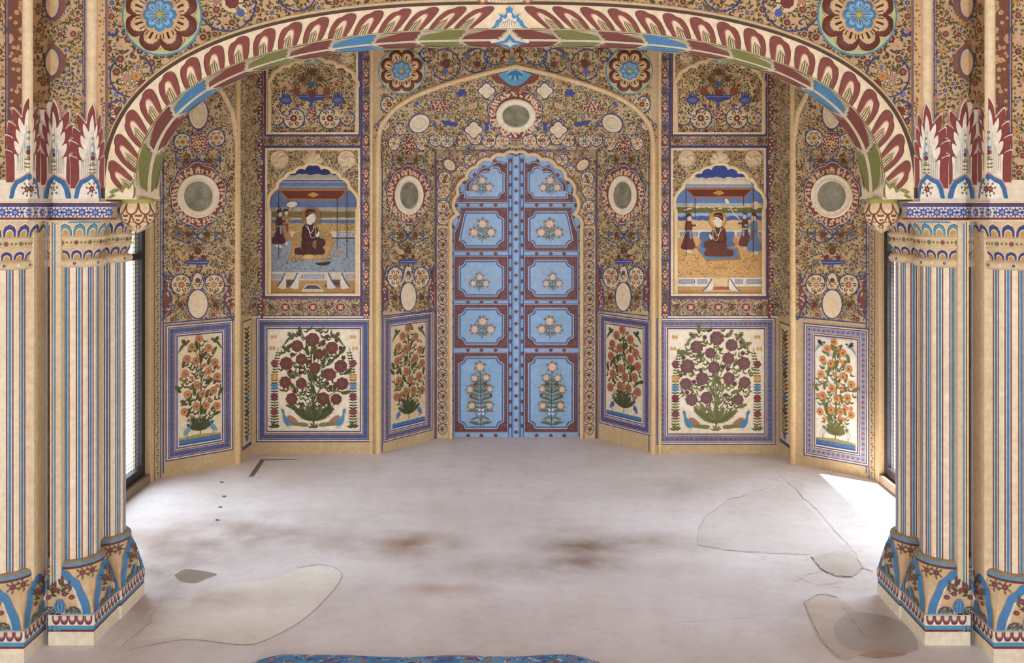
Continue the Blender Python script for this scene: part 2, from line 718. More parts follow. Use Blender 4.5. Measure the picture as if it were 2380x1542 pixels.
# plan of the room (metres, axis at x = 0)
YB, YF, YP, YR = 6.86, 6.46, 3.75, 4.18
NB, NF, XR, XR2, YR2, XS, YS = .557, .877, 1.687, 1.703, 6.22, 2.067, 5.90
XW, YW = 2.09, 5.82
ZC = 2.80
S_BACK = plane((0, YB, 0), (0, -1, 0))
S_DOOR = plane((0, YB + .05, 0), (0, -1, 0))
S_FRONT = plane((0, YF, 0), (0, -1, 0))
S_NPLANE = plane((0, YF + .035, 0), (0, -1, 0))
S_NDIAG = plane((-NB, YB, 0), (YB - YF, -(NF - NB), 0))
S_RET = plane((-XR, YF, 0), (YF - YR2, -(XR2 - XR), 0))
S_SDIAG = plane((-XR2, YR2, 0), (YR2 - YS, -(XS - XR2), 0))
S_STRIP = plane((-XS, YS, 0), (YS - YW, -(XW - XS), 0))
S_SPAN = plane((0, YP + .03, 0), (0, -1, 0))
S_ARCH = plane((0, YP, 0), (0, -1, 0))
S_FLOOR = plane((0, 0, 0), (0, 0, 1))


def wx(x, d): return CX + (x - PX) * d / F
def wz(y, d): return CH + (PY - y) * d / F


# ------------------------------------------------------------------ curves of the two arches
def smooth(pts, n=8):
    """Catmull-Rom through the points"""
    out = []
    for i in range(len(pts) - 1):
        p0 = pts[max(0, i - 1)]
        p1, p2 = pts[i], pts[i + 1]
        p3 = pts[min(len(pts) - 1, i + 2)]
        for j in range(n):
            t = j / n
            out.append(tuple(.5 * (2 * b + (c - a) * t + (2 * a - 5 * b + 4 * c - d) * t * t + (3 * b - a - 3 * c + d) * t ** 3)
                             for a, b, c, d in zip(p0, p1, p2, p3)))
    out.append(tuple(pts[-1]))
    return out


N_ARCH = smooth([(-.877, 1.90), (-.875, 2.0), (-.860, 2.085), (-.82, 2.15), (-.7545, 2.2165), (-.628, 2.293), (-.449, 2.36), (-.2265, 2.423), (0, 2.477)], 6)
N_ARCH_FULL = N_ARCH + [(-x, z) for x, z in N_ARCH[-2::-1]]


def n_top(x):
    x = -abs(x)
    for (a, za), (b, zb) in zip(N_ARCH, N_ARCH[1:]):
        if a <= x <= b:
            return za + (zb - za) * (x - a) / (b - a or 1)
    return 1.9


ZT = 1.965


def n_depth(x, z):
    ax = abs(x)
    yw = YB if ax <= NB else YB - (ax - NB) * (YB - YF) / (NF - NB)
    zt = n_top(x)
    if z <= ZT or zt <= ZT: return yw
    w = min(1.0, (z - ZT) / (zt - ZT))
    return yw + (YF - yw) * w ** 1.15


def n_hit(px, py):
    r = ray(px, py)
    t = 6.7
    for _ in range(9):
        t = .5 * t + .5 * n_depth(CX + r.x * t, CH + r.z * t)
    return CAM + r * t


S_NICHE = Surf(n_hit, None, .6, None, 10)


def superarc(a, z0, rise, p, n=60, t0=0.0):
    """left half to right half of the big arch, (x, z)"""
    out = []
    for i in range(n + 1):
        t = PI * i / n
        c, s = math.cos(t), math.sin(t)
        out.append((-a * math.copysign(abs(c) ** (2 / p), c), z0 + rise * abs(s) ** (2 / p)))
    return out


def resample(pts, n):
    ds = [0]
    for a, b in zip(pts, pts[1:]): ds.append(ds[-1] + math.hypot(b[0] - a[0], b[1] - a[1]))
    out, k = [], 0
    for i in range(n + 1):
        s = ds[-1] * i / n
        while k < len(ds) - 2 and ds[k + 1] < s: k += 1
        u = (s - ds[k]) / (ds[k + 1] - ds[k] or 1)
        out.append((pts[k][0] + (pts[k + 1][0] - pts[k][0]) * u, pts[k][1] + (pts[k + 1][1] - pts[k][1]) * u))
    return out


ZS = 1.64
A_IN = resample(superarc(1.390, ZS, .628, 2.55, 200), 160)
A_OUT = resample(superarc(1.492, ZS, .712, 2.55, 200), 160)
A_CORN = resample(superarc(1.518, ZS, .737, 2.55, 200), 160)

# ------------------------------------------------------------------ floor
floor_px = lambda x, y: tuple(S_FLOOR.at(x, y))[:2]
STAINS = []
for (x, y, rx, ry, s, col) in [(930, 1268, .34, .16, 2.2, '9a7a55'), (1352, 1268, .26, .2, 2.2, '8d7458'), (1365, 1312, .2, .1, 1.6, '9a7a58'), (1520, 1262, .3, .14, 1.3, '9c866e'),
                               (420, 1265, .5, .35, 1.6, '8f7050'), (640, 1240, .5, .3, 1.3, '95795c'), (1030, 1372, .2, .08, 1.5, 'a8875e'), (1250, 1320, .6, .15, 1.1, '8f8a84'),
                               (440, 1395, .35, .1, 1.3, 'a1794d'), (1560, 1140, .3, .2, .9, 'a08f78'), (2010, 1440, .5, .3, 1.0, 'a08464'), (370, 1330, .3, .2, 1.4, '76604a'), (1960, 1330, .3, .2, .9, 'a88b68'),
                               (600, 1090, .6, .4, .7, 'b8a28a'), (300, 1400, .4, .25, 1.2, '8a6c4c')]:
    a, b = floor_px(x, y)
    STAINS.append((a, b, rx * 1.25, ry * 1.5, s * .30, tuple(v * q for v, q in zip(C(col), (1.08, .95, .80)))))
FLOORM = floor_mat()
FC = C('eeedf4')
m = Mesh()
m.box((-2.38, YR - .1, -.2), (2.38, 7.2, 0), FC)
m.box((-3.4, -2.4, -.2), (3.4, YR - .1, 0), FC)
P = Paint(m, S_FLOOR)
# lighter repaired skim coats and grey cement patches with their cracked edges
patch = smooth([(255, 1508), (330, 1490), (430, 1485), (560, 1500), (615, 1490), (700, 1445), (760, 1390), (793, 1345), (780, 1322), (740, 1314), (690, 1322), (640, 1345), (520, 1362), (430, 1392), (370, 1405), (330, 1435)], 4)
P.poly(patch, C('f8f7f5'), 1)
P.line(smooth([(300, 1512), (430, 1488), (560, 1500), (615, 1490), (700, 1445), (760, 1390), (793, 1345), (780, 1322), (740, 1314), (690, 1322)], 5), 1.0, C('b9ab98'), 2)
P.poly(smooth([(405, 1338), (430, 1324), (470, 1328), (505, 1336), (480, 1345), (455, 1356), (420, 1352), (405, 1338)], 3), C('a79d95'), 1)
P.poly(smooth([(1622, 1235), (1640, 1200), (1700, 1160), (1790, 1140), (1830, 1118), (1870, 1125), (1866, 1165), (1900, 1200), (1940, 1250), (1985, 1290), (1940, 1286), (1880, 1290), (1800, 1288), (1690, 1280), (1620, 1268)], 4), C('e6e4e8'), 1)
P.poly(smooth([(1885, 1295), (1960, 1282), (2000, 1308), (2005, 1325), (1980, 1342), (1940, 1340), (1905, 1322)], 4), C('dcd8d8'), 2)
P.poly(smooth([(1870, 1400), (1905, 1382), (1950, 1392), (2010, 1440), (2120, 1500), (2000, 1522), (1955, 1535), (1905, 1490), (1880, 1440)], 4), C('e3dcd8'), 1)
P.poly(smooth([(1935, 1460), (1965, 1430), (2020, 1426), (2090, 1445), (2125, 1480), (2130, 1512), (2060, 1520), (1980, 1512), (1945, 1490)], 4), C('cbcacc'), 2)
P.poly(smooth([(1995, 1525), (2040, 1515), (2110, 1522), (2040, 1532)], 3), C('cdb4a4'), 3)
P.poly([(577, 1110), (606, 1068), (617, 1068), (590, 1108)], C('7d7a70'), 1)
P.poly([(606, 1068), (690, 1068), (690, 1070), (615, 1071)], C('a39a8c'), 1)
rng = random.Random(5)


def crack(pts, w=1.2, col='97877a', j=4.0):
    q = []
    for (a, b) in zip(pts, pts[1:]):
        for k in range(6):
            u = k / 6
            q.append((a[0] + (b[0] - a[0]) * u + rng.uniform(-j, j), a[1] + (b[1] - a[1]) * u + rng.uniform(-j * .5, j * .5)))
    q.append(pts[-1])
    P.line(q, [w * rng.uniform(.15, .8) for _ in q], C(col), 4)


crack([(1885, 1295), (1905, 1322), (1940, 1340), (1980, 1342), (2002, 1325), (2008, 1322), (2030, 1330)], 2.4, '8b7a68', 2)
crack([(1622, 1235), (1640, 1200), (1700, 1160), (1790, 1135)], 1.1, '9a8c7c')
crack([(1800, 1092), (1850, 1140), (1905, 1195), (1960, 1255), (1990, 1290), (2008, 1322)], 1.6, 'a5978a')
crack([(1868, 1400), (1885, 1440), (1908, 1490), (1950, 1530)], 2.2, '96836e', 2)
crack([(1870, 1400), (1905, 1382), (1945, 1390)], 1.8)
crack([(1880, 1290), (1800, 1288), (1690, 1280), (1620, 1268)], 1.1, '9a8c7c')
crack([(1905, 1330), (1850, 1345), (1900, 1362), (1960, 1355)], 1.2)
crack([(1960, 1415), (1985, 1450), (2010, 1480)], 1.4, '6b6258', 2)
crack([(378, 1385), (372, 1410), (355, 1430), (350, 1450), (300, 1490), (262, 1530)], 1.6)
crack([(1865, 1430), (1700, 1440), (1560, 1450)], .8, 'b5a896')
for i in range(150):
    x, y = rng.uniform(380, 2000), rng.uniform(1090, 1520)
    P.ell(x, y, rng.uniform(.5, 2.2), rng.uniform(.3, .8), C(rng.choice(['b5aba0', 'bdb0a2', 'a3968a', 'c0b09c'])), 4, 7)
for i in range(46):                                   # short hairline cracks
    x, y = rng.uniform(700, 2000), rng.uniform(1180, 1520)
    if i % 2: x, y = rng.uniform(1750, 2010), rng.uniform(1280, 1400)
    a = rng.uniform(-.6, .6) + (PI / 2 if i % 3 == 0 else 0)
    l = rng.uniform(8, 26)
    P.line([(x, y), (x + l * .5 * math.cos(a) + 2, y + l * .2 * math.sin(a)), (x + l * math.cos(a), y + l * .5 * math.sin(a))], [.2, .7, .2], C('b3a699'), 4)
for x, y in ((521, 1155), (512, 1180), (515, 1122), (505, 1210)):
    P.ell(x, y, 5, 1.8, C('4c78a8'), 3, 8)
m.build('floor', FLOORM, kind='structure')

# ------------------------------------------------------------------ the far wall: flat bays either side of a polygonal niche
m = Mesh()
xl, xr = wx(862, YF), None
LOW_CUSP = [(628, 491), (645, 438), (664, 416), (684, 402), (708, 392), (727.5, 384)]
UP_CUSP = [(628, 205), (634, 182), (650, 164), (672, 156), (697, 146), (727.5, 143.5)]
XN_L, XN_R = 727.5, 1673.0


def opening(cusps, xc, bottom, bulge=.2):
    d = xc - 727.5
    top = lobes(cusps, 727.5, bulge)
    return [(x + d, y) for x, y in [(top[0][0], bottom)] + top + [(top[-1][0], bottom)]]


holes_px = [opening(LOW_CUSP, XN_L, 682), opening(LOW_CUSP, XN_R, 682), opening(UP_CUSP, XN_L, 309), opening(UP_CUSP, XN_R, 309)]
out3 = [(-1.72, YF, 0), (-NF, YF, 0)] + [(x, YF, z) for x, z in N_ARCH_FULL] + [(NF, YF, 0), (1.72, YF, 0), (1.72, YF, ZC), (-1.72, YF, ZC)]
m.holed(out3, [[S_FRONT.at(x, y) for x, y in h] for h in holes_px], WALLC)
m.box((-2.4, YB + .25, -.1), (2.4, YB + .45, ZC + .1), CREAM)
m.box((-2.4, YF + .05, -.1), (-.95, YB + .25, ZC + .1), CREAM)
m.box((.95, YF + .05, -.1), (2.4, YB + .25, ZC + .1), CREAM)
WALL_BACK = m

# niche lining: flat door wall, two splayed cheeks and the cove above
mn = Mesh()
door_cusp = [(1047, 531), (1063, 499), (1064, 452), (1084, 414), (1107, 388), (1141, 371), (1172, 361.5), (1199.5, 355)]
door_top = lobes(door_cusp, 1199.5, .22)
DOOR_PX = [(1047, 1021)] + door_top + [(2 * 1199.5 - 1047, 1021)]
dh = [S_BACK.at(x, y) for x, y in DOOR_PX]
dh[0].z = dh[-1].z = 0.0
o3 = [V((-NB, YB, 0))] + [dh[0]] + dh[1:-1] + [dh[-1]] + [V((NB, YB, 0)), V((NB, YB, ZT)), V((-NB, YB, ZT))]
mn.holed(o3, [], WALLC)
for p, q in zip(dh, dh[1:]):
    mn.face([p, q, q + V((0, .06, 0)), p + V((0, .06, 0))], WALLC)
cols = [-NF + (NF - NB) * i / 16 for i in range(17)]
for s in (1, -1):
    rows = []
    for x in cols:
        zt = n_top(x)
        zb = min(zt, ZT)
        zz = [0, .4, .8, 1.2, 1.6, zb] + [zb + (zt - zb) * k / 10 for k in range(1, 11)]
        rows.append([(s * x, n_depth(x, z), z) for z in zz])
    mn.grid(rows, WALLC, flip=(s < 0))
cols = [-NB + 2 * NB * i / 40 for i in range(41)]
rows = [[(x, n_depth(x, ZT + (n_top(x) - ZT) * k / 10), ZT + (n_top(x) - ZT) * k / 10) for k in range(11)] for x in cols]
mn.grid(rows, WALLC)
WALL_NICHE = mn

# short returns, splayed end bays, jamb strips
WALL_RET, WALL_DIAG = Mesh(), Mesh()
WALL_RET.face([(-XR2, YR2, 0), (-XR, YF, 0), (-XR, YF, ZC), (-XR2, YR2, ZC)], WALLC)
WALL_DIAG.face([(-XS, YS, 0), (-XR2, YR2, 0), (-XR2, YR2, ZC), (-XS, YS, ZC)], WALLC)
WALL_DIAG.face([(-XW, YW, 0), (-XS, YS, 0), (-XS, YS, ZC), (-XW, YW, ZC)], WALLC)

# side walls with their window openings
WIN_Y0, WIN_Y1, WIN_Z0, WIN_Z1 = 4.32, 5.80, .05, 1.74


def side_wall(s):
    m = Mesh()
    c = C('d9b98a')
    x0, x1 = s * XW, s * (XW + .10)
    a, b = min(x0, x1), max(x0, x1)
    m.box((a, WIN_Y1, -.1), (b, 7.2, ZC + .1), c)
    m.box((a, YR - .05, WIN_Z1), (b, WIN_Y1, ZC + .1), c)
    m.box((a, YR - .05, -.1), (b, WIN_Y1, WIN_Z0), C('8d7a66'))
    m.box((a, YR - .05, WIN_Z0), (b, WIN_Y0, WIN_Z1), c)
    return m


# unseen hall walls round the camera, added to cut sky light on the piers
for s_, nm in ((-1, 'wall_added_left'), (1, 'wall_added_right')):
    m = Mesh()
    m.box((min(s_ * 3.4, s_ * 3.5), -2.4, -.2), (max(s_ * 3.4, s_ * 3.5), YR, 3.4), C('bd9468'))
    m.build(nm, PAINT, kind='structure')
m = Mesh()
for (x0, x1, z0, z1) in ((-3.5, -2.7, -.2, 3.4), (2.7, 3.5, -.2, 3.4), (-2.7, 2.7, 2.5, 3.4)):
    m.box((x0, -2.6, z0), (x1, -2.4, z1), C('bd9468'))
m.build('wall_added_end', PAINT, kind='structure')  # unseen end wall, added with a narrowed opening to dim the near arch
# ceiling
m = Mesh()
m.box((-2.6, YR - .1, ZC), (2.6, 7.2, ZC + .15), C('a57c52'))
m.box((-3.5, -2.5, 3.3), (3.5, YR + .1, 3.45), C('a57c52'))  # unseen slab over the hall, put in to block the sun
m.build('ceiling', PAINT, kind='structure')
# ------------------------------------------------------------------ painted decoration of the far walls
XB = 1199.5          # room axis in the photo at the door wall


def bezier_swag(P, x, y, w, h, col, lw, lay):
    for s in (-1, 1):
        P.line([(x + s * w * u, y + h * math.sin(PI * u) * (1 - .3 * u)) for u in (k / 8 for k in range(9))], lw, col, lay)


# niche: cheeks, door surround and cove, painted as one field
P = Paint(WALL_NICHE, S_NICHE, both=True)
narch = [(PX + (x - CX) * F / YF, PY - (z - CH) * F / YF) for x, z in N_ARCH]
inner = [(x + (1198 - x) * .006 + 3, y + 3) for x, y in narch]
floral(P, [(889, 722)] + [(889, 380)] + [p for p in inner if p[1] < 345] + [(1199, 165), (1199, 344), (1007, 344), (1007, 722)], 31, k=.86, fl=16, dens=6.2)
rg = random.Random(2)
BL = C('2b3f92')
for s in ():
    pass
P.line([(888, 1050), (888, 380)] + inner[4:], 1.6, BL, 6)
P.line([(890.5, 735), (1004, 722)], 2.0, BL, 6)
# door surround border: maroon and blue lines, running vine
for d, w, c in ((0, 2.2, BL), (3.2, 2.4, C('7a3b33')), (6, 1.4, BL)):
    P.line([(1009 + d, 1020), (1009 + d, 347 + d), (1199.5, 347 + d)], w, c, 6)
floral(P, [(1016, 354), (1199, 354), (1160, 358), (1120, 374), (1090, 394), (1066, 420), (1050, 455), (1044, 520), (1040, 530), (1016, 530)], 32, k=.8, fl=15, dens=6)
y = 532
k = 0
P.rect(1015, 525, 1043, 1018, C('d9ba88'), 4)
P.line([(1043.5, 532), (1043.5, 1020)], 2.2, C('b27a44'), 5)
while y < 1010:
    P.ring(1029, y + 12, 10.5, 12.5, 1.7, BL, 7, 16)
    P.carn(1029 + (1 if k % 2 else -1), y + 12, 4.6, MAROON, rg, 7)
    P.spray(1029, y + 12, 4.4, 9, 5, 2.2, C('574d2c'), 6, .4)
    P.leaf(1018, y + 1, .5, 7, 2.5, C('574d2c'), 6)
    P.leaf(1040, y + 1, PI - .5, 7, 2.5, C('574d2c'), 6)
    y += 25.2
    k += 1
for (x, y, r, a) in ((1050, 373, 0, 0), (1092, 372, 13, 1), (1073, 398, 12, 3), (1034, 415, 15, 2), (1030, 448, 14, 0), (1031, 480, 14, 3), (1030, 510, 13, 1), (1122, 362, 10, 2), (1062, 440, 7, 2)):
    if r: P.scroll(x, y, r, a, 5.2, BL, 1.5, 7, rg, MAROON if rg.random() < .7 else ORANGE)
P.ell(1045, 384, 20, 16, BL, 8, 20, .6)
P.ell(1045, 384, 18, 14.5, C('8a4a42'), 9, 20, .6)
for k in range(14):
    t = 2 * PI * k / 14
    P.star(1045 + 17 * math.cos(t), 384 + 14 * math.sin(t), 2, 5, C('e2bb93'), 10)
P.ell(1045, 384, 14.5, 10.5, C('e7cfa6'), 11, 20, .7)
P.ring(1045, 384, 8, 5.5, .9, C('b99a68'), 12, 16, .7)
# cheek (foreshortened) ornament
P.sx = .8
def chain(P, cx, k, ys, mirror_at=None):
    """column of ornament repeated on every splayed field: swags, fruit dish, blank oval, scrolls"""
    y1, yd, yo = ys
    w = 46 * k
    for s in (-1, 1):
        x = cx + s * 22 * k
        P.carn(x, y1, 7.2, C('6f3a30'), rg, 6)
        P.spray(x, y1, 7, 11, 7.5, 3, C('6b5f33'), 5, .4)
        P.star(cx + s * 43 * k, y1 - 3, 7.5, 6, C('3f5f9f'), 6, .5, .3)
        P.spray(cx + s * 43 * k, y1 - 3, 6, 8, 6, 2.4, C('6b5f33'), 5, .4)
        P.rose(cx + s * 32 * k, y1 - 14, 4, ORANGE, 6, 6)
        P.line([(cx, y1 + 4), (cx + s * 12 * k, y1 + 16), (cx + s * 30 * k, y1 + 19), (cx + s * 44 * k, y1 + 12), (cx + s * 62 * k, y1 + 4)], [3.4, 2.4, 1.5, 3, 1.2], BL, 6)
        P.line([(cx, y1 + 2), (cx + s * 14 * k, y1 - 12), (cx + s * 30 * k, y1 - 26)], [3, 2, 2], BL, 6)
        P.rose(cx + s * 14 * k, yd - 9, 5.6, C('6f3a30'), 6, 7)
        P.rose(cx + s * 25 * k, yd - 6, 5.4, C('d0883a'), 6, 7)
        P.star(cx + s * 42 * k, yd + 8, 5, 6, C('3f5f9f'), 6)
        P.line([(cx + s * 2 * k, yo - 40), (cx + s * 12 * k, yo - 62), (cx + s * 30 * k, yo - 66)], 2, BL, 6)
        P.scroll(cx + s * 38 * k, yo - 45, 24, PI / 2 - s * .2, -s * 5.2, BL, 2.2, 7, rg, PINK if s > 0 else C('b06a52'))
        P.carn(cx + s * 41 * k, yo + 2, 7.5, C('6f3a30'), rg, 6)
        P.spray(cx + s * 41 * k, yo + 2, 7.4, 12, 8, 3, C('6b5f33'), 5, .4)
        P.line([(cx + s * 84 * k, yo + 38), (cx + s * 60 * k, yo + 20), (cx + s * 62 * k, yo - 6), (cx + s * 78 * k, yo - 30), (cx + s * 62 * k, yo - 74)], 2.2, BL, 8)
        mx = cx + s * 77 * k
        pts = [(mx, yo - 74), (mx - s * 9 * k, yo - 52), (mx - s * 5 * k, yo - 38), (mx - s * 18 * k, yo - 18), (mx - s * 12 * k, yo + 6), (mx - s * 6 * k, yo + 16), (mx, yo + 34)]
        P.poly(pts, BL, 8)
        P.poly([(mx + (a - mx) * .86, yo - 20 + (b - yo + 20) * .93) for a, b in pts], C('84453a'), 9)
        for q in range(9):
            P.star(mx - s * rg.uniform(2, 13) * k, yo - 20 + rg.uniform(-36, 34), 3.2, 5, C('e2bb93'), 10, .5, q)
    P.rose(cx, yd - 24, 9, C('6f3a30'), 7, 9, None, C('8f5445'), rg)
    P.spray(cx, yd - 26, 9, 9, 10, 3.4, C('6b5f33'), 6, .3, PI, 2 * PI)
    P.poly([(cx - 28 * k, yd - 3), (cx + 28 * k, yd - 3), (cx + 24 * k, yd + 7), (cx - 24 * k, yd + 7)], C('33469b'), 8)
    P.line([(cx - 25 * k, yd + 2), (cx + 25 * k, yd + 2)], 1.2, C('aab6d8'), 9)
    P.line([(cx, yd + 7), (cx, yd + 15)], 3, C('33469b'), 8)
    P.ell(cx, yo - 52, 13 * k, 20, CREAM, 6)
    P.line([(cx + 13 * k * math.cos(t), yo - 52 + 22 * math.sin(t)) for t in (PI + PI * q / 10 for q in range(11))], 2, BL, 7)
    P.rose(cx, yo - 55, 6, C('6f3a30'), 7, 7)
    P.spray(cx, yo - 48, 3, 8, 8, 2.6, C('6b5f33'), 7, .3)
    P.ell(cx, yo, 25 * k, 35, BL, 9, 24)
    P.ell(cx, yo, 22.5 * k, 32.5, C('e9d3b0'), 10, 24)


def mirror_halo(P, cx, cy, rx, ry, k):
    """maroon lobed halo with cream blossoms painted round a wall mirror"""
    o = []
    for i in range(96):
        t = 2 * PI * i / 96
        f = 1.27 + .12 * abs(math.sin(5 * t + .3)) + .13 * max(0, math.sin(t)) ** 8 + .2 * max(0, -math.sin(t)) ** 6
        f += .1 * max(0, abs(math.cos(t + .35 * (1 if math.cos(t) > 0 else -1)))) ** 6
        o.append((cx + rx * f * math.cos(t), cy + ry * f * math.sin(t)))
    sh = lambda q: [(cx + (a - cx) * q, cy + (b - cy) * q) for a, b in o]
    P.poly(o, BL, 6)
    P.poly(sh(.965), C('e2c49a'), 7)
    P.poly(sh(.94), C('84453a'), 8)
    n = 40
    rr = random.Random(int(cx))
    for i in range(n):
        t = 2 * PI * i / n
        for f, q in ((1.07, 3.0), (1.17, 3.6), (1.27, 3.0)):
            if rr.random() < .12: continue
            f += rr.uniform(-.02, .02)
            P.star(cx + rx * f * math.cos(t + f * 3), cy + ry * f * math.sin(t + f * 3), q + rr.random() * 1.3, 6, C('e6c3a0'), 9, .55, i)


mirror_halo(P, 949, 454, 37, 46, .8)
chain(P, 948, .78, (546, 606, 690))
for s in (-1, 1):
    x = 948 + s * 18
    P.carn(x, 372, 7, C('6f3a30'), rg, 6)
    P.spray(x, 372, 7, 11, 7, 2.8, C('6b5f33'), 5, .4)
    P.star(948 + s * 36, 372, 7, 6, C('3f5f9f'), 6)
    P.line([(948, 378), (948 + s * 14, 390), (948 + s * 40, 396), (948 + s * 48, 440)], [3, 2, 2, 1.5], BL, 6)
P.medal(949, 338, 17, 24, 8, 8, rg)
P.scroll(915, 333, 17, 0, 5.4, BL, 1.8, 7, rg, ORANGE)
P.scroll(980, 333, 17, PI, -5.4, BL, 1.8, 7, rg, ORANGE)
# cove
P.sx = 1.0
P.ell(974, 286, 26, 22, BL, 8, 24, -.55)
P.ell(974, 286, 24, 20, C('ead6b4'), 9, 24, -.55)
P.ring(974, 286, 15, 11.5, .9, C('c3a87c'), 10, 20, -.55)
P.medal(1022, 247, 20, 13, 8, 8, rg)
for (x, y, r, a, sw, f) in [(1012, 325, 15, .2, 5, C('3f5f9f')), (1040, 327, 15, 3, -5, C('3f5f9f')), (1078, 325, 16, .2, 5, MAROON), (1105, 322, 14, 3, -5, ORANGE), (1136, 326, 16, 0, 5, MAROON), (1168, 327, 16, 3, 5, C('b06a52')), (930, 300, 13, 1, 5, ORANGE)]:
    P.scroll(x, y, r, a, sw, BL, 1.7, 7, rg, f)
q4 = lambda cx, cy, r: [(cx + r * (1 + .28 * abs(math.cos(2 * t)) - .12 * abs(math.sin(2 * t))) * math.cos(t), cy + r * .92 * (1 + .28 * abs(math.cos(2 * t)) - .12 * abs(math.sin(2 * t))) * math.sin(t)) for t in (2 * PI * i / 32 for i in range(32))]
for cx, cy, r in ((1101, 301, 16), (1131, 210, 15)):
    P.poly(q4(cx, cy, r * 1.12), BL, 8)
    P.poly(q4(cx, cy, r), C('ead6b4'), 9)
    P.line(q4(cx, cy, r * .55), .8, C('c3a87c'), 10, True)
    P.line([(cx - r * 1.1, cy - r), (cx - r * .5, cy - r * 1.6), (cx, cy - r * 1.25), (cx + r * .5, cy - r * 1.6), (cx + r * 1.1, cy - r)], 1.8, BL, 8)
P.poly([(1066, 208), (1080, 206), (1083, 217), (1072, 223), (1060, 219)], C('3346a0'), 8)
P.poly([(1025, 278), (1066, 287), (1060, 294), (1030, 288)], C('3346a0'), 8)
P.poly([(1124, 283), (1138, 283), (1135, 293), (1136, 304), (1127, 304), (1128, 293)], C('3346a0'), 8)
P.dot(1130, 279, 5, ORANGE, 9)
for (x, y) in ((968, 240), (1010, 290), (1150, 296), (1090, 345)):
    P.star(x, y, 7, 6, C('3852a5'), 8)
mirror_halo(Paint(WALL_NICHE, S_NICHE), 1197.5, 265, 45.5, 41, 1)
# blue lotus at the crown
P0 = Paint(WALL_NICHE, S_NICHE)
P0.poly([(1140, 176)] + [(1140 + 115 * u, 176 + 31 * math.sin(PI * u) + 4 * math.sin(5 * PI * u)) for u in (k / 20 for k in range(1, 20))] + [(1255, 176), (1198, 158)], C('84453a'), 9)
P0.poly([(1157, 172)] + [(1157 + 80 * u, 172 + 27 * math.sin(PI * u)) for u in (k / 16 for k in range(1, 16))] + [(1237, 172), (1198, 158)], C('4f9cc4'), 10)
for k in range(9):
    P0.leaf(1197, 164, PI * (k + .5) / 9, 24 - abs(k - 4) * .6, 9, C('2f6ea6') if k % 2 else C('86bcd6'), 11 + k % 2, 0)

# ---- splayed end bays
P = Paint(WALL_DIAG, S_SDIAG)
sd = smooth([(551, 1082), (551, 372), (548, 315), (540, 265), (528, 238), (516, 215), (492, 185), (463, 160)], 5)
floral(P, [(380, 744), (380, 150), (463, 165)] + [(x - 4, y) for x, y in sd[::-1] if y < 740] + [(547, 738)], 41, k=1.0, fl=17, dens=6.5)
P.line([(379, 1100), (379, 120)], 2.4, BL, 6)
P.line([(x - 3.5, y) for x, y in sd], 2.2, BL, 6)
P.line([(x - .5, y) for x, y in sd], 1.6, C('8a4a3c'), 7)
P.line([(381, 752), (546, 737)], 2.4, BL, 6)
mirror_halo(P, 460, 456, 47, 52, 1)
for s in (-1, 1):
    P.line([(460 + s * 20, 340), (460 + s * 52, 352), (460 + s * 50, 395)], 1.8, BL, 6)
    x = 460 + s * 27
    P.carn(x, 374, 8, C('6f3a30'), rg, 6)
    P.spray(x, 374, 8, 12, 9, 3.4, C('6b5f33'), 5, .4)
    P.star(460 + s * 48, 372, 8, 6, C('3f5f9f'), 6)
    P.rose(460 + s * 36, 360, 4.5, ORANGE, 6)
    P.line([(460, 368), (460 + s * 20, 388), (460 + s * 44, 402)], [3.5, 2, 2], BL, 6)
P.medal(462, 332, 21, 25, 8, 8, rg)
P.scroll(502, 321, 20, PI, 5.6, BL, 2.2, 7, rg, ORANGE)
P.scroll(424, 330, 20, 0, -5.6, BL, 2.2, 7, rg, ORANGE)
P.ell(460, 265, 24, 37, BL, 8, 24)
P.ell(460, 265, 21.5, 34, C('e9d3b0'), 9, 24)
P.ring(460, 265, 15, 25, .9, C('c3a87c'), 10)
chain(P, 459, 1.0, (546, 608, 707))
floral(P, [(553, 735), (557, 735), (557, 100), (470, 100), (500, 180), (530, 225), (545, 270), (553, 330)], 43, k=.8, fl=14, dens=6)
# jamb strip with a thin vine
P = Paint(WALL_DIAG, S_STRIP)
P.line([(373, 1118), (373, 110)], 2, C('4a5a9a'), 3)
P.line([(359, 1126), (359, 110)], 1.2, C('7a5a3a'), 3)
for i in range(48):
    y = 470 + i * 13.4
    P.carn(366, y, 2.4, C('70604a'), rg, 3)
    P.leaf(366, y + 4, .9 if i % 2 else 2.2, 7, 2.6, C('6f8ea8') if i % 2 else C('6b5f33'), 3)
# returns
P = Paint(WALL_RET, S_RET)
for i in range(900):
    P.leaf(rg.uniform(561, 585), rg.uniform(120, 735), rg.random() * 6.3, rg.uniform(4, 9), 1.6, C(rg.choice(['6f5836', '5f4a30', '84694a', '575a6e'])), 2, rg.choice([-.5, .5]))
P.line([(586, 120), (586, 735)], 1.4, C('4a5596'), 3)
P.line([(560, 745), (560, 1068)], 1.4, C('c09a68'), 3)


# ---- flat bays: ribbon borders with medallion chains
P = Paint(WALL_BACK, S_FRONT, both=True)
XA = 1198.4
inn = offset(narch, 0, False)
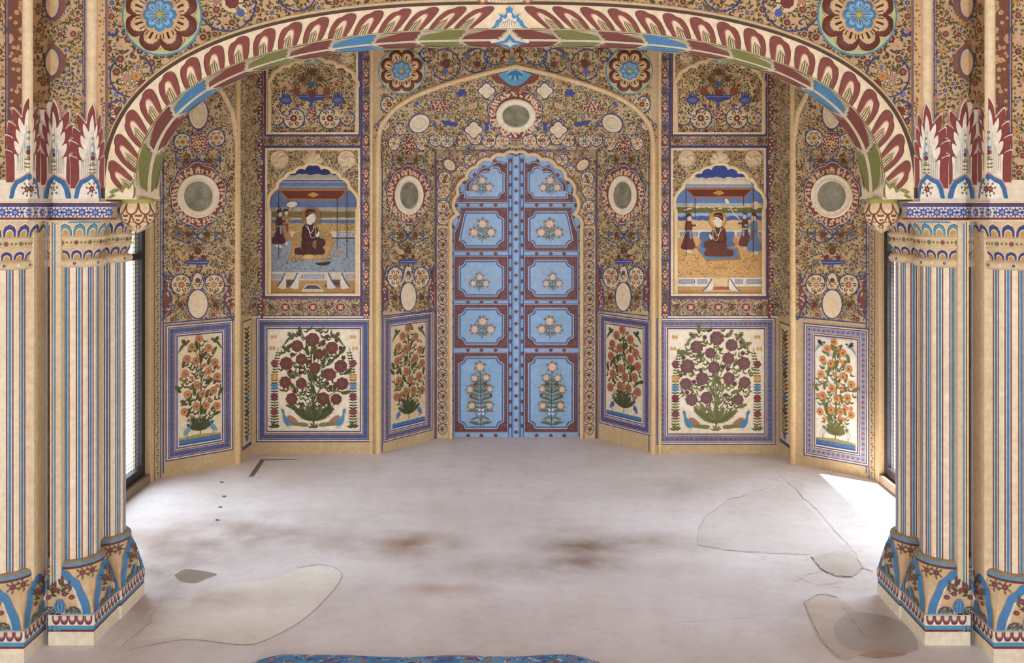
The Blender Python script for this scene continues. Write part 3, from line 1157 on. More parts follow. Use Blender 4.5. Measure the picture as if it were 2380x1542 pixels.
# spandrels over the niche
top = [(889, 100), (889, 362)] + [(x - 6, y - 6) for x, y in narch[6:]] + [(1198, 140), (1198, 60), (889, 60)]
floral(P, top, 51, k=1.0, fl=17, dens=6.4)
for (x, y, r, a, sw, f) in [(905, 243, 20, .5, 5, MAROON), (892, 290, 13, 1.5, 4.5, MAROON), (1033, 152, 36, -2.4, 5.4, None), (1104, 140, 29, 2.6, -5.2, None), (1150, 125, 26, .4, 3.4, None), (995, 125, 18, 1, 3.5, None)]:
    P.scroll(x, y, r, a, sw, C('35438a'), 2.4, 7, rg, f, knots=4)
for (x, y, r, c) in ((1037, 148, 10, MAROON), (1024, 160, 6, PINK), (1046, 162, 6, PINK), (1035, 166, 7, C('4a63a8')), (1110, 150, 8, MAROON), (1100, 136, 6, PINK), (1085, 130, 5, C('4a63a8')), (1000, 110, 9, MAROON)):
    P.rose(x, y, r, c, 8, 8, C('5a2a24') if c is MAROON else None, None, rg)
    P.spray(x, y, r, 10, 6, 2.4, OLIVE, 7, .4)


def vchain(P, x0, x1, y0, y1, step, seed):
    cx = (x0 + x1) / 2
    hw = (x1 - x0) / 2
    P.rect(x0 - 3, y0, x0 - 1, y1, C('5a2f2c'), 3)
    P.rect(x0 - 1, y0, x0 + 1.6, y1, BL, 4)
    P.rect(x1 - 1.6, y0, x1 + 1, y1, BL, 4)
    floral(P, [(x0 + 2, y0), (x1 - 2, y0), (x1 - 2, y1), (x0 + 2, y1)], seed, k=.72, fl=13, dens=5.4)
    y = y0 + step * .5
    while y < y1 - 10:
        h = step * .27
        shp = [(cx, y - h), (cx + hw * .5, y - h * .72), (cx + hw * .62, y - h * .2), (cx + hw * .5, y + h * .15), (cx + hw * .55, y + h * .6), (cx + hw * .25, y + h * .85), (cx, y + h * 1.05)]
        shp = shp + [(2 * cx - a, b) for a, b in shp[-2:0:-1]]
        P.poly([(cx + (a - cx) * 1.12, y + (b - y) * 1.07) for a, b in shp], BL, 6)
        P.poly(shp, C('84453a'), 7)
        P.star(cx, y - h * .1, hw * .5, 7, C('e2bb93'), 8, .55, 0, ORANGE)
        for (dx, dy) in ((0, -.65), (-.3, .45), (.3, .45), (0, .7), (-.35, -.4), (.35, -.4)):
            P.star(cx + dx * hw, y + dy * h, 2.9, 6, C('e6c3a0'), 8, .6)
        ym = y + step / 2
        P.carn(cx, ym, 4.2, C('7a3b33'), rg, 6)
        P.spray(cx, ym, 4, 8, 5, 2, C('574d2c'), 5, .4)
        for s in (-1, 1):
            P.star(cx + s * hw * .5, ym - 9, 3.4, 5, C('3a539f'), 6)
            P.line([(cx, ym - step * .2), (cx + s * hw * .6, ym - 6), (cx + s * hw * .2, ym + step * .18)], 1.2, BL, 5)
        y += step


vchain(P, 841, 861, 60, 734, 78, 61)
# left side strip of half lozenges
floral(P, [(587, 60), (611, 60), (611, 735), (587, 735)], 62, k=.9, fl=15, dens=6)
for i in range(8):
    y = 190 + i * 75
    pts = [(612, y - 34), (604, y - 20), (598, y), (604, y + 20), (612, y + 34)]
    P.poly(pts, BL, 6)
    P.poly([(612 + (a - 612) * .86, y + (b - y) * .93) for a, b in pts], C('84453a'), 7)
    for q in range(6):
        P.star(607 - (q % 2) * 3, y - 20 + q * 8, 3.0, 6, C('e6c3a0'), 8, .6)
# ribbons between the niches
for (x0, x1, y0, y1, st, sd_) in ((613, 840, 317, 339, 66, 63), (588, 861, 695, 734, 64, 64)):
    floral(P, [(x0, y0), (x1, y0), (x1, y1), (x0, y1)], sd_, k=.75, fl=13, dens=5.4)
    P.rect(x0, y0 - 1, x1, y0 + .6, BL, 5)
    P.rect(x0, y1 - .6, x1, y1 + 1, BL, 5)
    c = 727.5
    hy = (y1 - y0) / 2
    for k in (-1, 0, 1):
        P.lozenge(c + k * st, y0 + hy, hy * 1.05 if hy < 15 else 18, hy * .92 if hy < 15 else 15, 6)
    for k in (-1.5, -.5, .5, 1.5):
        P.carn(c + k * st, y0 + hy, 5, C('7a3b33'), rg, 6)
        P.spray(c + k * st, y0 + hy, 5, 9, 5, 2, C('574d2c'), 5, .4)
# painted frames round the niches
for (x0, y0, x1, y1) in ((612, 340, 842, 693), (614, 60, 837, 317)):
    P.frame(x0, y0, x1, y1, 2.4, BL, 6)
    P.frame(x0 + 2.4, y0 + 2.4, x1 - 2.4, y1 - 2.4, 2.2, C('7a3b33'), 6)
    P.frame(x0 + 4.6, y0 + 4.6, x1 - 4.6, y1 - 4.6, 5, C('ead2a6'), 6)
# spandrels of the lower niche and upper niche
lo = opening(LOW_CUSP, XN_L, 682)
floral(P, [(623, 352), (832, 352)] + [(x, y - 9) for x, y in lo[::-1] if y < 480][:] + [(623, 470)], 65, k=.85, fl=14, dens=5.6)
up = opening(UP_CUSP, XN_L, 309)
floral(P, [(623, 70), (829, 70), (829, 190)] + [(x, y - 8) for x, y in up[::-1] if y < 200] + [(623, 190)], 66, k=.9, fl=15, dens=6)
P.line([(863.5, 60), (863.5, 1055)], 1.2, C('6a4a3a'), 4)
P.rect(588, 735, 861, 740, C('e9d3ac'), 5)


# ------------------------------------------------------------------ helpers for wall-mounted things
def tube(m, surf, pts, r, col, closed=False, lift=.5):
    """half-round roll following a path drawn on a surface"""
    n = surf.n
    q = [surf.at(x, y) for x, y in pts]
    m.sweep(q, n, [(r * math.cos(t), r * lift * 2 * math.sin(t)) for t in (PI * k / 6 for k in range(7))], col, closed)


def disc_thing_axes(n):
    n = V(n).normalized()
    u = V((0, 0, 1)).cross(n).normalized()
    return n, u, n.cross(u)


def wall_mirror(c, n, label, r=.131):
    """round old mirror in a fluted plaster ring, lying on a wall with normal n"""
    n, u, w = disc_thing_axes(n)
    t = thing('round_mirror', tuple(c), label, 'mirror', 'round mirrors set in the painted walls')
    m = Mesh()
    N = 96
    prof = [(r, 0), (r, .012), (r * .96, .018), (r * .91, .017), (r * .90, .012), (r * .76, .010), (r * .74, .016), (r * .70, .016), (r * .675, .006), (r * .675, 0)]
    rows = []
    for i in range(N):
        a = 2 * PI * i / N
        fl = .0022 * (1 if i % 2 else 0)
        rows.append([c + (u * math.cos(a) + w * math.sin(a)) * q + n * (h + (fl if .72 * r < q < .905 * r else 0)) for q, h in prof])
    rows.append(rows[0])
    m.grid(rows, C('efe0c6'), smooth=False)
    m.build('frame', FRESH, t, tuple(c))
    m = Mesh()
    ring = [c + (u * math.cos(a) + w * math.sin(a)) * r * .69 + n * .006 for a in (2 * PI * i / 48 for i in range(48))]
    m.face(ring, C('808068'))
    m.build('mirror_glass', GLASS, t, tuple(c))
    return t


def bump_petal(m, c, n, u, w, ang, r0, r1, half, hgt, rim, core, line, sx=1.0, tip=.75, base=0.0, rimw=.62):
    """one bulging carved petal, coloured rim and core"""
    d = u * math.cos(ang) + w * math.sin(ang)
    e = n.cross(d)
    NI, NJ = 25, 21
    rows = []
    for i in range(NI):
        t = i / (NI - 1)
        wd = half * (math.sin(PI * min(1, .16 + t * .62)) ** .8) * (1 if t < tip else math.sqrt(max(0, 1 - ((t - tip) / (1 - tip)) ** 2 * .96)))
        rows.append([c + d * (r0 + (r1 - r0) * t) + e * (wd * (2 * j / (NJ - 1) - 1)) +
                     n * (base + hgt * math.sin(PI * min(1, .12 + t * .8)) * (1 - .75 * (2 * j / (NJ - 1) - 1) ** 2) + .001) for j in range(NJ)])

    def colr(i, j):
        s = abs(2 * (j + .5) / (NJ - 1) - 1)
        t = (i + .5) / (NI - 1)
        if s > .90: return C('dcc193')
        if ((t - .22) / .50) ** 2 + (s / (rimw + .12)) ** 2 > 1: return rim
        if line and ((j in (9, 10) and t < .5) or (j in (5, 14) and .1 < t < .42)): return line
        return core
    m.grid(rows, colr)
    # skirt back to the disc
    edge = [r[0] for r in rows] + [rows[-1][j] for j in range(1, NJ)] + [r[-1] for r in rows[-2::-1]]
    for a, b in zip(edge, edge[1:]):
        m.face([a, b, b - n * (hgt * .4 + base), a - n * (hgt * .4 + base)], rim)


def rosette(c, n, r, label, dark=False):
    n, u, w = disc_thing_axes(n)
    c = V(c)
    t = thing('rosette', tuple(c), label, 'rosette', 'carved eight-petal rosettes')
    o = tuple(c)
    m = Mesh()
    ring = [(1.0, .004, C('4f93b4')), (.955, .007, C('c2c88a')), (.90, .008, C('c2c88a')), (0.0, .010, C('a88c5a'))]
    for k in range(len(ring) - 1):
        q0, h0, _ = ring[k]
        q1, h1, cc = ring[k + 1]
        for i in range(48):
            a, b = 2 * PI * i / 48, 2 * PI * (i + 1) / 48
            f = lambda q, h, z: c + (u * math.cos(z) + w * math.sin(z)) * r * q + n * h
            col = ring[k][2]
            m.face([f(q0, h0, a), f(q0, h0, b), f(q1, h1, b), f(q1, h1, a)], col)
    for i in range(48):
        a, b = 2 * PI * i / 48, 2 * PI * (i + 1) / 48
        f = lambda h, z: c + (u * math.cos(z) + w * math.sin(z)) * r + n * h
        m.face([f(0, a), f(0, b), f(.004, b), f(.004, a)], C('4f93b4'))
    m.build('backing_disc', FRESH, t, o)
    for i in range(8):
        m = Mesh()
        bump_petal(m, c, n, u, w, 2 * PI * (i + .5) / 8, r * .36, r * .93, r * .31, .022 * r / .15, C('6e3a2c'), C('d9b585'), C('4a3420'), base=.008, rimw=.56)
        m.build('petal', FRESH, t, o)
    m = Mesh()
    m.grid([[c + (u * math.cos(2 * PI * i / 32) + w * math.sin(2 * PI * i / 32)) * r * q + n * h for q, h in ((.50, .010), (.49, .022), (.44, .028), (.0, .026))] for i in range(33)], C('d3ab78'))
    m.build('inner_disc', FRESH, t, o)
    for i in range(8):
        m = Mesh()
        bump_petal(m, c, n, u, w, 2 * PI * i / 8, r * .10, r * .43, r * .145, .012 * r / .15, C('4484b6'), C('7fb0d0'), C('3a5a80'), base=.024, rimw=.6)
        m.build('inner_petal', FRESH, t, o)
    m = Mesh()
    m.grid([[c + (u * math.cos(2 * PI * i / 20) + w * math.sin(2 * PI * i / 20)) * r * .105 * math.cos(k * PI / 10) + n * (.026 + r * .1 * math.sin(k * PI / 10)) for k in range(6)] for i in range(21)], C('b9ad5e'))
    m.build('boss', FRESH, t, o)
    return t


a = rosette((-1.298, YP + .03, 2.322), (0, -1, 0), .150, 'large rosette on the near wall, above the left shoulder of the arch')
mirrored(a, 'large rosette on the near wall, above the right shoulder of the arch')
a = rosette((-.726, YF, 2.447), (0, -1, 0), .150, 'rosette on the far wall, left above the door niche')
mirrored(a, 'rosette on the far wall, right above the door niche')

nd_n = V((YB - YF, -(NF - NB), 0)).normalized()
a = wall_mirror(S_NDIAG.at(949, 454), nd_n, 'patchy round mirror on the left cheek of the door niche', .130)
mirrored(a, 'dark round mirror on the right cheek of the door niche')
sd_n = V((YR2 - YS, -(XS - XR2), 0)).normalized()
a = wall_mirror(S_SDIAG.at(460, 456), sd_n, 'round mirror on the splayed wall at far left, beside the mesh window')
mirrored(a, 'round mirror on the sunlit splayed wall at far right')
p0, p1, p2 = n_hit(1197.5, 225), n_hit(1197.5, 306), n_hit(1197.5, 265)
nn = V((0, -(p0.z - p1.z), -(p1.y - p0.y)))
c0 = (p0 + p1) / 2
c0.x = 0
wall_mirror(c0 + nn.normalized() * .012, nn, 'flaking round mirror in the cove directly above the blue door', .131)

# ------------------------------------------------------------------ mouldings (trim)
m = Mesh()
full = [(PX + (x - CX) * F / YF, PY - (z - CH) * F / YF) for x, z in N_ARCH_FULL]
w0 = lambda x, z: V((x, YF, z))
path = [w0(-NF, 0), w0(-NF, .6), w0(-NF, 1.3), w0(-NF, 1.7)] + [w0(x, z) for x, z in N_ARCH_FULL] + [w0(NF, 1.7), w0(NF, 1.3), w0(NF, .6), w0(NF, 0)]
m.sweep(path, (0, -1, 0), [(.017 * math.cos(t), .026 * math.sin(t)) for t in (PI * k / 8 for k in range(9))], C('e2c08c'))
path2 = [w0(-NF - .043, z) for z in (0, 1.0, ZC)]
m.sweep(path2, (0, -1, 0), [(.012 * math.cos(t), .018 * math.sin(t)) for t in (PI * k / 6 for k in range(7))], C('dfc08e'))
path2 = [w0(NF + .043, z) for z in (0, 1.0, ZC)]
m.sweep(path2, (0, -1, 0), [(.012 * math.cos(t), .018 * math.sin(t)) for t in (PI * k / 6 for k in range(7))], C('dfc08e'))
m.build('trim_1', PAINT, kind='structure')
m = Mesh()
tube(m, S_SDIAG, sd, .016, C('e6c898'))
a = m.build('trim_2', PAINT, kind='structure')
mirrored(a, name='trim_3')
m = Mesh()
tube(m, S_BACK, DOOR_PX, .013, C('e6c696'), lift=.35)
P = Paint(m, S_BACK)
P.line(offset(DOOR_PX, 5.5, False), 1.6, C('8a4a30'), 4)
m.build('trim_4', PAINT, kind='structure')
m = Mesh()
m.sweep([(-XR2 - .004, YR2 - .002, z) for z in (0, 1, ZC)], (.6, -.8, 0), [(.018 * math.cos(t), .02 * math.sin(t)) for t in (PI * k / 6 for k in range(7))], C('dcbc88'))
a = m.build('trim_5', PAINT, kind='structure')
mirrored(a, name='trim_6')
# lily relief at the crown of the niche
c = V((-.03, YF - .005, 2.515))
c.x = wx(1190, YF)
t = thing('lily_relief', tuple(c), 'carved brown lily at the point of the niche arch', 'carving')
n_, u_, w_ = disc_thing_axes((0, -1, 0))
for k, (ang, ln) in enumerate(((PI / 2, .10), (PI / 2 - .75, .085), (PI / 2 + .75, .085), (PI / 2 - 1.5, .075), (PI / 2 + 1.5, .075))):
    m = Mesh()
    bump_petal(m, c, n_, u_, w_, ang, .008, ln, .024, .018, C('7a4a30'), C('cfa877'), C('5a3a22'), rimw=.5)
    m.build('petal', PAINT, t, tuple(c))
m = Mesh()
m.grid([[c + (u_ * math.cos(2 * PI * i / 14) + w_ * math.sin(2 * PI * i / 14)) * .018 * math.cos(k * PI / 8) + n_ * (.012 + .012 * math.sin(k * PI / 8)) for k in range(5)] for i in range(15)], C('4a86a8'))
m.build('boss', PAINT, t, tuple(c))
# ------------------------------------------------------------------ near arcade wall
XI, XO, YI, YO = 1.50, 1.71, 3.76, 3.575       # inner block edge, outer block edge, their front faces
ma = Mesh()
top = 3.3
SPC = C('cfaa7c')
pts = [(-1.52, ZS)] + A_CORN[1:-1] + [(1.52, ZS)]
ma.holed([(x, YP + .03, z) for x, z in pts] + [(1.53, YP + .03, top), (-1.53, YP + .03, top)], [], SPC)
inn = [(x, z) for x, z in A_IN]
ma.holed([(x, 4.0, z) for x, z in inn] + [(1.53, 4.0, top), (-1.53, 4.0, top)], [], CREAM)
WALL_ARCH = ma


def pier_blocks(m, z0, z1, dx=0.0):
    """stepped pier, left side (x negative)"""
    m.box((-3.4, YI, 1.628), (-XI, YR, z1), SPC)
    m.box((-3.4, YI + .06, z0), (-1.605, YR - .02, ZS - .08), CREAM)
    m.box((-1.685, 3.708, z0), (-1.645, YI + .08, ZS - .08), CREAM)
    m.box((-3.4, YO, 1.628), (-XO, YI, z1), SPC)
    m.box((-3.4, 3.66, z0), (-1.72, YI + .01, ZS - .08), CREAM)


YA = 4.0      # back of the arch ring
# ------------------------------------------------------------------ the arch: petal band, leaf soffit, cornice
U = .0016
LEN = sum(math.hypot(b[0] - a[0], b[1] - a[1]) for a, b in zip(A_IN, A_IN[1:])) / U
HALF = LEN / 2


def at_curve(c, s):
    k = max(0.0, min(1.0, s)) * 160
    i = min(159, int(k))
    u = k - i
    return c[i][0] + (c[i + 1][0] - c[i][0]) * u, c[i][1] + (c[i + 1][1] - c[i][1]) * u


BH = 64.0


def band_fn(x, y):
    s = x / LEN
    a, b = at_curve(A_IN, s), at_curve(A_OUT, s)
    w = 1 - y / BH
    return V((a[0] + (b[0] - a[0]) * w, YP, a[1] + (b[1] - a[1]) * w))


def soff_fn(x, y):
    s = x / LEN
    p, q = at_curve(A_IN, s - .004), at_curve(A_IN, s + .004)
    a = at_curve(A_IN, s)
    tx, tz = q[0] - p[0], q[1] - p[1]
    l = math.hypot(tx, tz) or 1
    v = y / 270
    g = max(0.0, min(1.0, (min(s, 1 - s) - .12) / .38))
    g = g * g * (3 - 2 * g)
    v1 = max(0.0, min(1.0, v))
    k = g * .029 * math.sin(PI / 2 * v1 ** .8) + (1 - g) * .008 * math.sin(PI * v1)
    return V((a[0] + tz / l * k, YP + (YA - YP) * v, a[1] - tx / l * k))


BAND = Surf(band_fn, (0, -1, 0))
SOFF = Surf(soff_fn, None, 1.0, None, (14, 30))
ARCH = thing('carved_arch', (0, 3.95, ZS), 'wide painted arch with leaning red petals and paired leaves on its underside', 'arch')
AC = C('f5e1ba')
LINEC, OLIV2 = C('4a3420'), C('8b8238')
RED = C('8a4338')
m = Mesh()
n = 120
YA_ = YA
m.grid([[band_fn(LEN * i / n, y) for y in (BH, 0, -6)] for i in range(n + 1)], AC, smooth=False)
m.grid([[band_fn(LEN * i / n, -6) + V((0, d, 0)) for d in (0, .035)] for i in range(n + 1)], AC, smooth=False)
P = Paint(m, BAND, both=True)
P.line([(HALF * i / 80, -9.5) for i in range(81)], 9, C('58402f'), 2)
NPET = 17
sp = (HALF - 62) / (NPET + .15)


def petal(x0, lean, w):
    def t(pts):
        return [(x0 + px * w / 66 * .98 + lean * (62 - py) * .95, py) for px, py in pts]
    outer = smooth([(6, 63), (2, 46), (1, 26), (6, 11), (17, 7), (25, 1), (40, 1), (52, 9), (57, 26), (57, 46), (54, 63)], 3)
    P.poly(t([(a, b) for a, b in [(p[0] * 1.06 - 2, p[1] - 1.6) for p in outer]]), C('fbeed6'), 1, rel=.003)
    P.poly(t(outer), RED, 2, rel=.006)
    inner = smooth([(16, 63), (15, 48), (17, 33), (23, 19), (33, 18), (40, 27), (43, 48), (45, 63)], 3)
    P.poly(t(inner), C('c98a76'), 5, rel=.006)
    P.poly(t([(26 + (a - 26) * .86, 63 + (b - 63) * .94) for a, b in inner]), C('f1dcb8'), 7, rel=.006)
    for k, (a, b, c) in enumerate(((16, 17, 22), (23, 23, 26), (30, 29, 29), (36, 35, 31))):
        P.line(t([(a + 2, 63), (b + 1, 46), (c + 2, 31 + abs(k - 1.5) * 4)]), [2.6, 2.4, .8], OLIV2 if k % 2 else C('6b5a2e'), 19)
    P.line(t(outer), .9, LINEC, 13)


for i in range(NPET):
    x0 = -4 + sp * i
    petal(x0, .80 + .30 * (i / NPET), sp)
P.line([(HALF * i / 80, BH - 1) for i in range(81)], 2.0, OLIV2, 14)
m.box((-1.50, YP + .002, 1.636), (-1.385, YA, 1.645), AC)
m.box((1.385, YP + .002, 1.636), (1.50, YA, 1.645), AC)
m.build('petal_band', FRESH, ARCH, (0, YP, ZS))
# springing scroll leaves
sc = smooth([(0, 2), (9, 14), (14, 8), (22, 24), (17, 34), (24, 38), (34, 44), (28, 52), (36, 58), (44, 64), (4, 64), (1, 40)], 4)
for s in (1, -1):
    m = Mesh()
    P = Paint(m, Surf(lambda x, y: (lambda p: V((p.x * s, p.y, p.z)))(band_fn(x, y)), (0, -1, 0)))
    P.poly([(x * 1.08, y) for x, y in sc], C('fbeed6'), 2, rel=.010)
    P.poly(sc, GREEN, 3, rel=.012)
    P.poly([(x * .72, 12 + y * .8) for x, y in sc], C('f1e2c2'), 5, rel=.012)
    m.build('scroll_leaf', FRESH, ARCH, (-1.44 * s, YP, ZS))
# palmette at the crown
m = Mesh()
P = Paint(m, BAND)
pal = [(-44, 63), (-34, 54), (-30, 42), (-24, 38), (-20, 30), (-24, 22), (-12, 28), (-6, 18), (-8, 8), (0, 2), (8, 8), (6, 18), (12, 28), (24, 22), (20, 30), (24, 38), (30, 42), (34, 54), (44, 63)]
pal = [(HALF + a, b) for a, b in pal]
P.poly([(HALF + (a - HALF) * 1.12, b - 2 if b < 60 else b) for a, b in pal], C('fbeed6'), 12, rel=.007)
P.poly(pal, C('3f8fc4'), 14, rel=.008)
P.poly([(HALF + (a - HALF) * .72, 63 - (63 - b) * .72) for a, b in pal], C('f6ead2'), 16, rel=.008)
for k in range(-4, 5):
    P.line([(HALF + k * 6.5, 62), (HALF + k * 4.2, 46), (HALF + k * 2.6, 36 + abs(k) * 3)], 1.0, LINEC, 30)
m.build('keystone_palmette', FRESH, ARCH, (0, YP, ZS + .6), label='blue-edged palmette at the crown')
# leaf soffit
m = Mesh()
m.grid([[soff_fn(LEN * i / n, 270 * j / 14) for j in range(15)] for i in range(n + 1)], C('f5e2be'), flip=False)
m.grid([[soff_fn(LEN * i / n, 270), soff_fn(LEN * i / n, 270) + V((0, .002, .05))] for i in range(n + 1)], C('f5e2be'))
P = Paint(m, SOFF, both=True)
LCOL = [GREEN, RED, C('3f8fc4'), RED, GREEN, RED, C('3f8fc4'), RED, GREEN, RED]
L = (HALF - 26) / 10.0


def cut(p):
    return [(max(1.0, min(HALF - .5, a)), b) for a, b in p]


def dens(p):
    """subdivide long edges so a leaf follows the curved soffit"""
    q = []
    for a, b in zip(p, p[1:] + p[:1]):
        k = max(1, int(abs(b[0] - a[0]) / 9))
        q += [(a[0] + (b[0] - a[0]) * j / k, a[1] + (b[1] - a[1]) * j / k) for j in range(k)]
    return q


def strip(p_lo, p_hi, col, h, n=14):
    """leaf body between two edges, as narrow quads along the arch"""
    lo, hi = resample(cut(p_lo), n), resample(cut(p_hi), n)
    for i in range(n):
        P.poly([lo[i], lo[i + 1], hi[i + 1], hi[i]], col, h)


for i, col in enumerate(LCOL):
    x0 = 4 + L * i
    ln = L * (1.0 if i < 9 else .92)
    for fr in (True, False):
        q = (lambda y: y * .88) if fr else (lambda y: 270 - y * .93)
        strip([(x0 + 10, q(124)), (x0 + ln * .6, q(128)), (x0 + ln - 4, q(126))], [(x0 + 36, q(3)), (x0 + ln * .75, q(3)), (x0 + ln + 22, q(3))], col, 2)
        P.poly(cut([(x0 + ln - 3, q(126)), (x0 + ln + 4, q(112)), (x0 + ln + 2, q(98)), (x0 + ln + 13, q(70)), (x0 + ln + 10, q(58)), (x0 + ln + 24, q(3)), (x0 + ln + 8, q(3))]), col, 2)
        pk = C('d9a58e') if col is RED else (C('a9c4cf') if col[2] > col[0] else C('b9b782'))
        strip([(x0 + 16, q(66)), (x0 + ln * .35, q(46)), (x0 + ln * .68, q(12))], [(x0 + 30, q(2)), (x0 + ln * .5, q(2)), (x0 + ln * .78, q(5))], pk, 4)
        strip([(x0 + 18, q(58)), (x0 + ln * .35, q(38)), (x0 + ln * .60, q(11))], [(x0 + 30, q(2)), (x0 + ln * .5, q(2)), (x0 + ln * .68, q(7))], C('f3e3c4'), 6)
        for k in range(3):
            a = .25 + .25 * k
            P.line(cut([(x0 + 18 + 5 * k, q(64 - 24 * k)), (x0 + ln * .35, q(46 - 17 * k)), (x0 + ln * (.62 - .02 * k), q(14 - 3 * k))]), [4.5, 4, 1.2], OLIV2, 8)
        P.line(cut([(x0 + ln - 3, q(127)), (x0 + ln + 4, q(112)), (x0 + ln + 2, q(98)), (x0 + ln + 13, q(70)), (x0 + ln + 10, q(58)), (x0 + ln + 24, q(3))]), 1.8, C('4a3420') if fr else C('fbeed6'), 9)
m.build('leaf_soffit', FRESH, ARCH, (0, 3.95, ZS))
m = Mesh()
P = Paint(m, SOFF)
dia = lambda k: [(HALF - 46 * k, 130), (HALF - 14 * k, 130 - 40 * k), (HALF, 130 - 128 * k), (HALF + 14 * k, 130 - 40 * k), (HALF + 46 * k, 130), (HALF + 14 * k, 130 + 40 * k), (HALF, 130 + 136 * k), (HALF - 14 * k, 130 + 40 * k)]
P.poly(dia(1.0), C('f6ead2'), 12, rel=.004)
P.poly(dia(.88), C('3f8fc4'), 14, rel=.005)
P.poly(dia(.5), C('a8cbe0'), 16, rel=.005)
P.poly(dia(.34), WHITE, 18, rel=.005)
m.build('diamond_boss', FRESH, ARCH, (0, 3.95, ZS + .6), label='blue and white diamond at the crown')
m = Mesh()
m.sweep([(x, YP + .03, z) for x, z in A_CORN], (0, -1, 0), [(.012 * math.cos(t), .018 * math.sin(t)) for t in (PI * k / 6 for k in range(7))], C('e8cd9c'))
m.build('cornice_roll', FRESH, ARCH, (0, YP, ZS))
m = Mesh()
P = Paint(m, S_ARCH)
for s in (-1, 1):
    P.dot(1174 + s * 52, 1, 10, C('9a5a42'), 3, 14)
    P.dot(1174 + s * 52, 0, 6, C('e6c79a'), 5, 12)
P.poly([(1116, -25), (1132, 6), (1150, 7), (1174, 8), (1198, 7), (1216, 6), (1232, -25)], C('efdcb6'), 2, rel=.02)
for k in range(-5, 6):
    P.line([(1174 + k * 9, -14), (1174 + k * 8, 6)], 1.1, LINEC, 40)
m.build('crest_shell', FRESH, ARCH, (0, YP, 2.37))

# ------------------------------------------------------------------ spandrels of the near wall
P = Paint(WALL_ARCH, S_SPAN, both=True)


def cpx(x, z, d=YP + .03):
    return PX + (x - CX) * F / d, PY - (z - CH) * F / d


cor = [cpx(x, z) for x, z in A_CORN[:81]]
reg = [(250, -60), (250, 430)] + cor[4:] + [(cor[-1][0], -60)]
floral(P, reg, 11, k=1.7, fl=16, dens=5.4)
rg = random.Random(3)
for (x, y, r, a, sw) in [(306, 176, 50, -1.2, 5.3), (275, 258, 24, 1.4, 4.6), (527, 5, 68, -.2, 4.4), (690, -20, 46, 0, 3.4), (262, 70, 12, 0, 3.0)]:
    P.line([(x + r * math.cos(a + sw * i / 26), y + r * math.sin(a + sw * i / 26)) for i in range(27)], 3.4, C('343f86'), 5)
    for k in range(5):
        t = a + sw * (k + .5) / 5
        P.star(x + r * math.cos(t), y + r * math.sin(t), 6, 4, C('343f86'), 5)
for (x, y, r, col) in [(296, 182, 11, PINK), (318, 178, 10, ORANGE), (332, 196, 12, MAROON), (322, 210, 9, ORANGE), (278, 260, 13, MAROON), (540, 4, 17, MAROON), (505, -2, 12, PINK), (560, 30, 10, C('4a63a8'))]:
    P.dot(x, y, r * 1.5, CREAM, 3.4, 14)
    P.spray(x, y, r * .9, 13, r * .8, r * .3, OLIVE, 4, .5)
    P.rose(x, y, r, col, 6, 8, C('8f4a3c') if col is PINK else None, MAROON if col is ORANGE else None, rg)
P.line([(251, -50), (251, 440)], 3, CREAM, 4)

# ------------------------------------------------------------------ the stepped piers
def pier_surf(d, yo=YO, xo=-XO, yi=YI):
    yo, xo, yi = yo - d, xo + d, yi - d
    b0 = PX + (xo - CX) * F / yo
    b1 = PX + (xo - CX) * F / yi
    so, ss, si = plane((0, yo, 0), (0, -1, 0)), plane((xo, 0, 0), (1, 0, 0)), plane((0, yi, 0), (0, -1, 0))
    def clips(h):
        return [(-900, PX + (xo + h - CX) * F / yo, so), (PX + (xo - CX) * F / (yo - h), PX + (xo - CX) * F / (yi - h), ss), (PX + (xo + h - CX) * F / yi, 900, si)]
    return Surf(lambda x, y: (so if x < b0 else ss if x < b1 else si).fn(x, y), (0, -1, 0), .5, clips), b0, b1


S_PIER, B0, B1 = pier_surf(0)
MP = Mesh()
P = Paint(MP, S_PIER)
P.rect(20, -30, 60, 470, C('7a4a34'), 1)
rg = random.Random(8)
for k in range(90):
    x, y = rg.uniform(24, 56), rg.uniform(-20, 420)
    P.star(x, y, rg.uniform(3.5, 7.5), 6, C('d3a672'), 2, .5, rg.random() * 6, C('8a5a3a'))
for x, w, c in ((19, 3, C('4a5596')), (14, 3, C('6a3b30')), (61, 2, C('4a5596')), (197, 3, C('4a5596')), (193, 1.5, C('7a4a34'))):
    P.line([(x, -30), (x, 470)], w, c, 3)
floral(P, [(86, -30), (193, -30), (193, 440), (86, 440)], 21, k=1.4, fl=17, dens=5.4)
floral(P, [(-300, -30), (12, -30), (12, 440), (-300, 440)], 22, k=1.5, fl=18, dens=7)
for y0 in (145, 10):
    P.poly([(B1 - 30 + 36 * math.cos(t) * (1 if math.cos(t) > 0 else .5) + 34, y0 + 44 * math.sin(t) * (1 - .25 * abs(math.cos(t)))) for t in (2 * PI * i / 24 for i in range(24))], C('8a5a48'), 6)
    P.ell(B1 + 5, y0, 20, 34, C('4a5596'), 7)
    P.ell(B1 + 5, y0, 17.5, 31, C('e0c090'), 8)
P.rect(228, -30, 246, 430, C('d6ad78'), 1)
for k in range(75):
    P.star(rg.uniform(231, 243), rg.uniform(-20, 420), rg.uniform(2.2, 4.6), 5, C('8a5638'), 2, .5, rg.random() * 6)
P.line([(246, -30), (246, 430)], 1.6, C('4a5596'), 3)
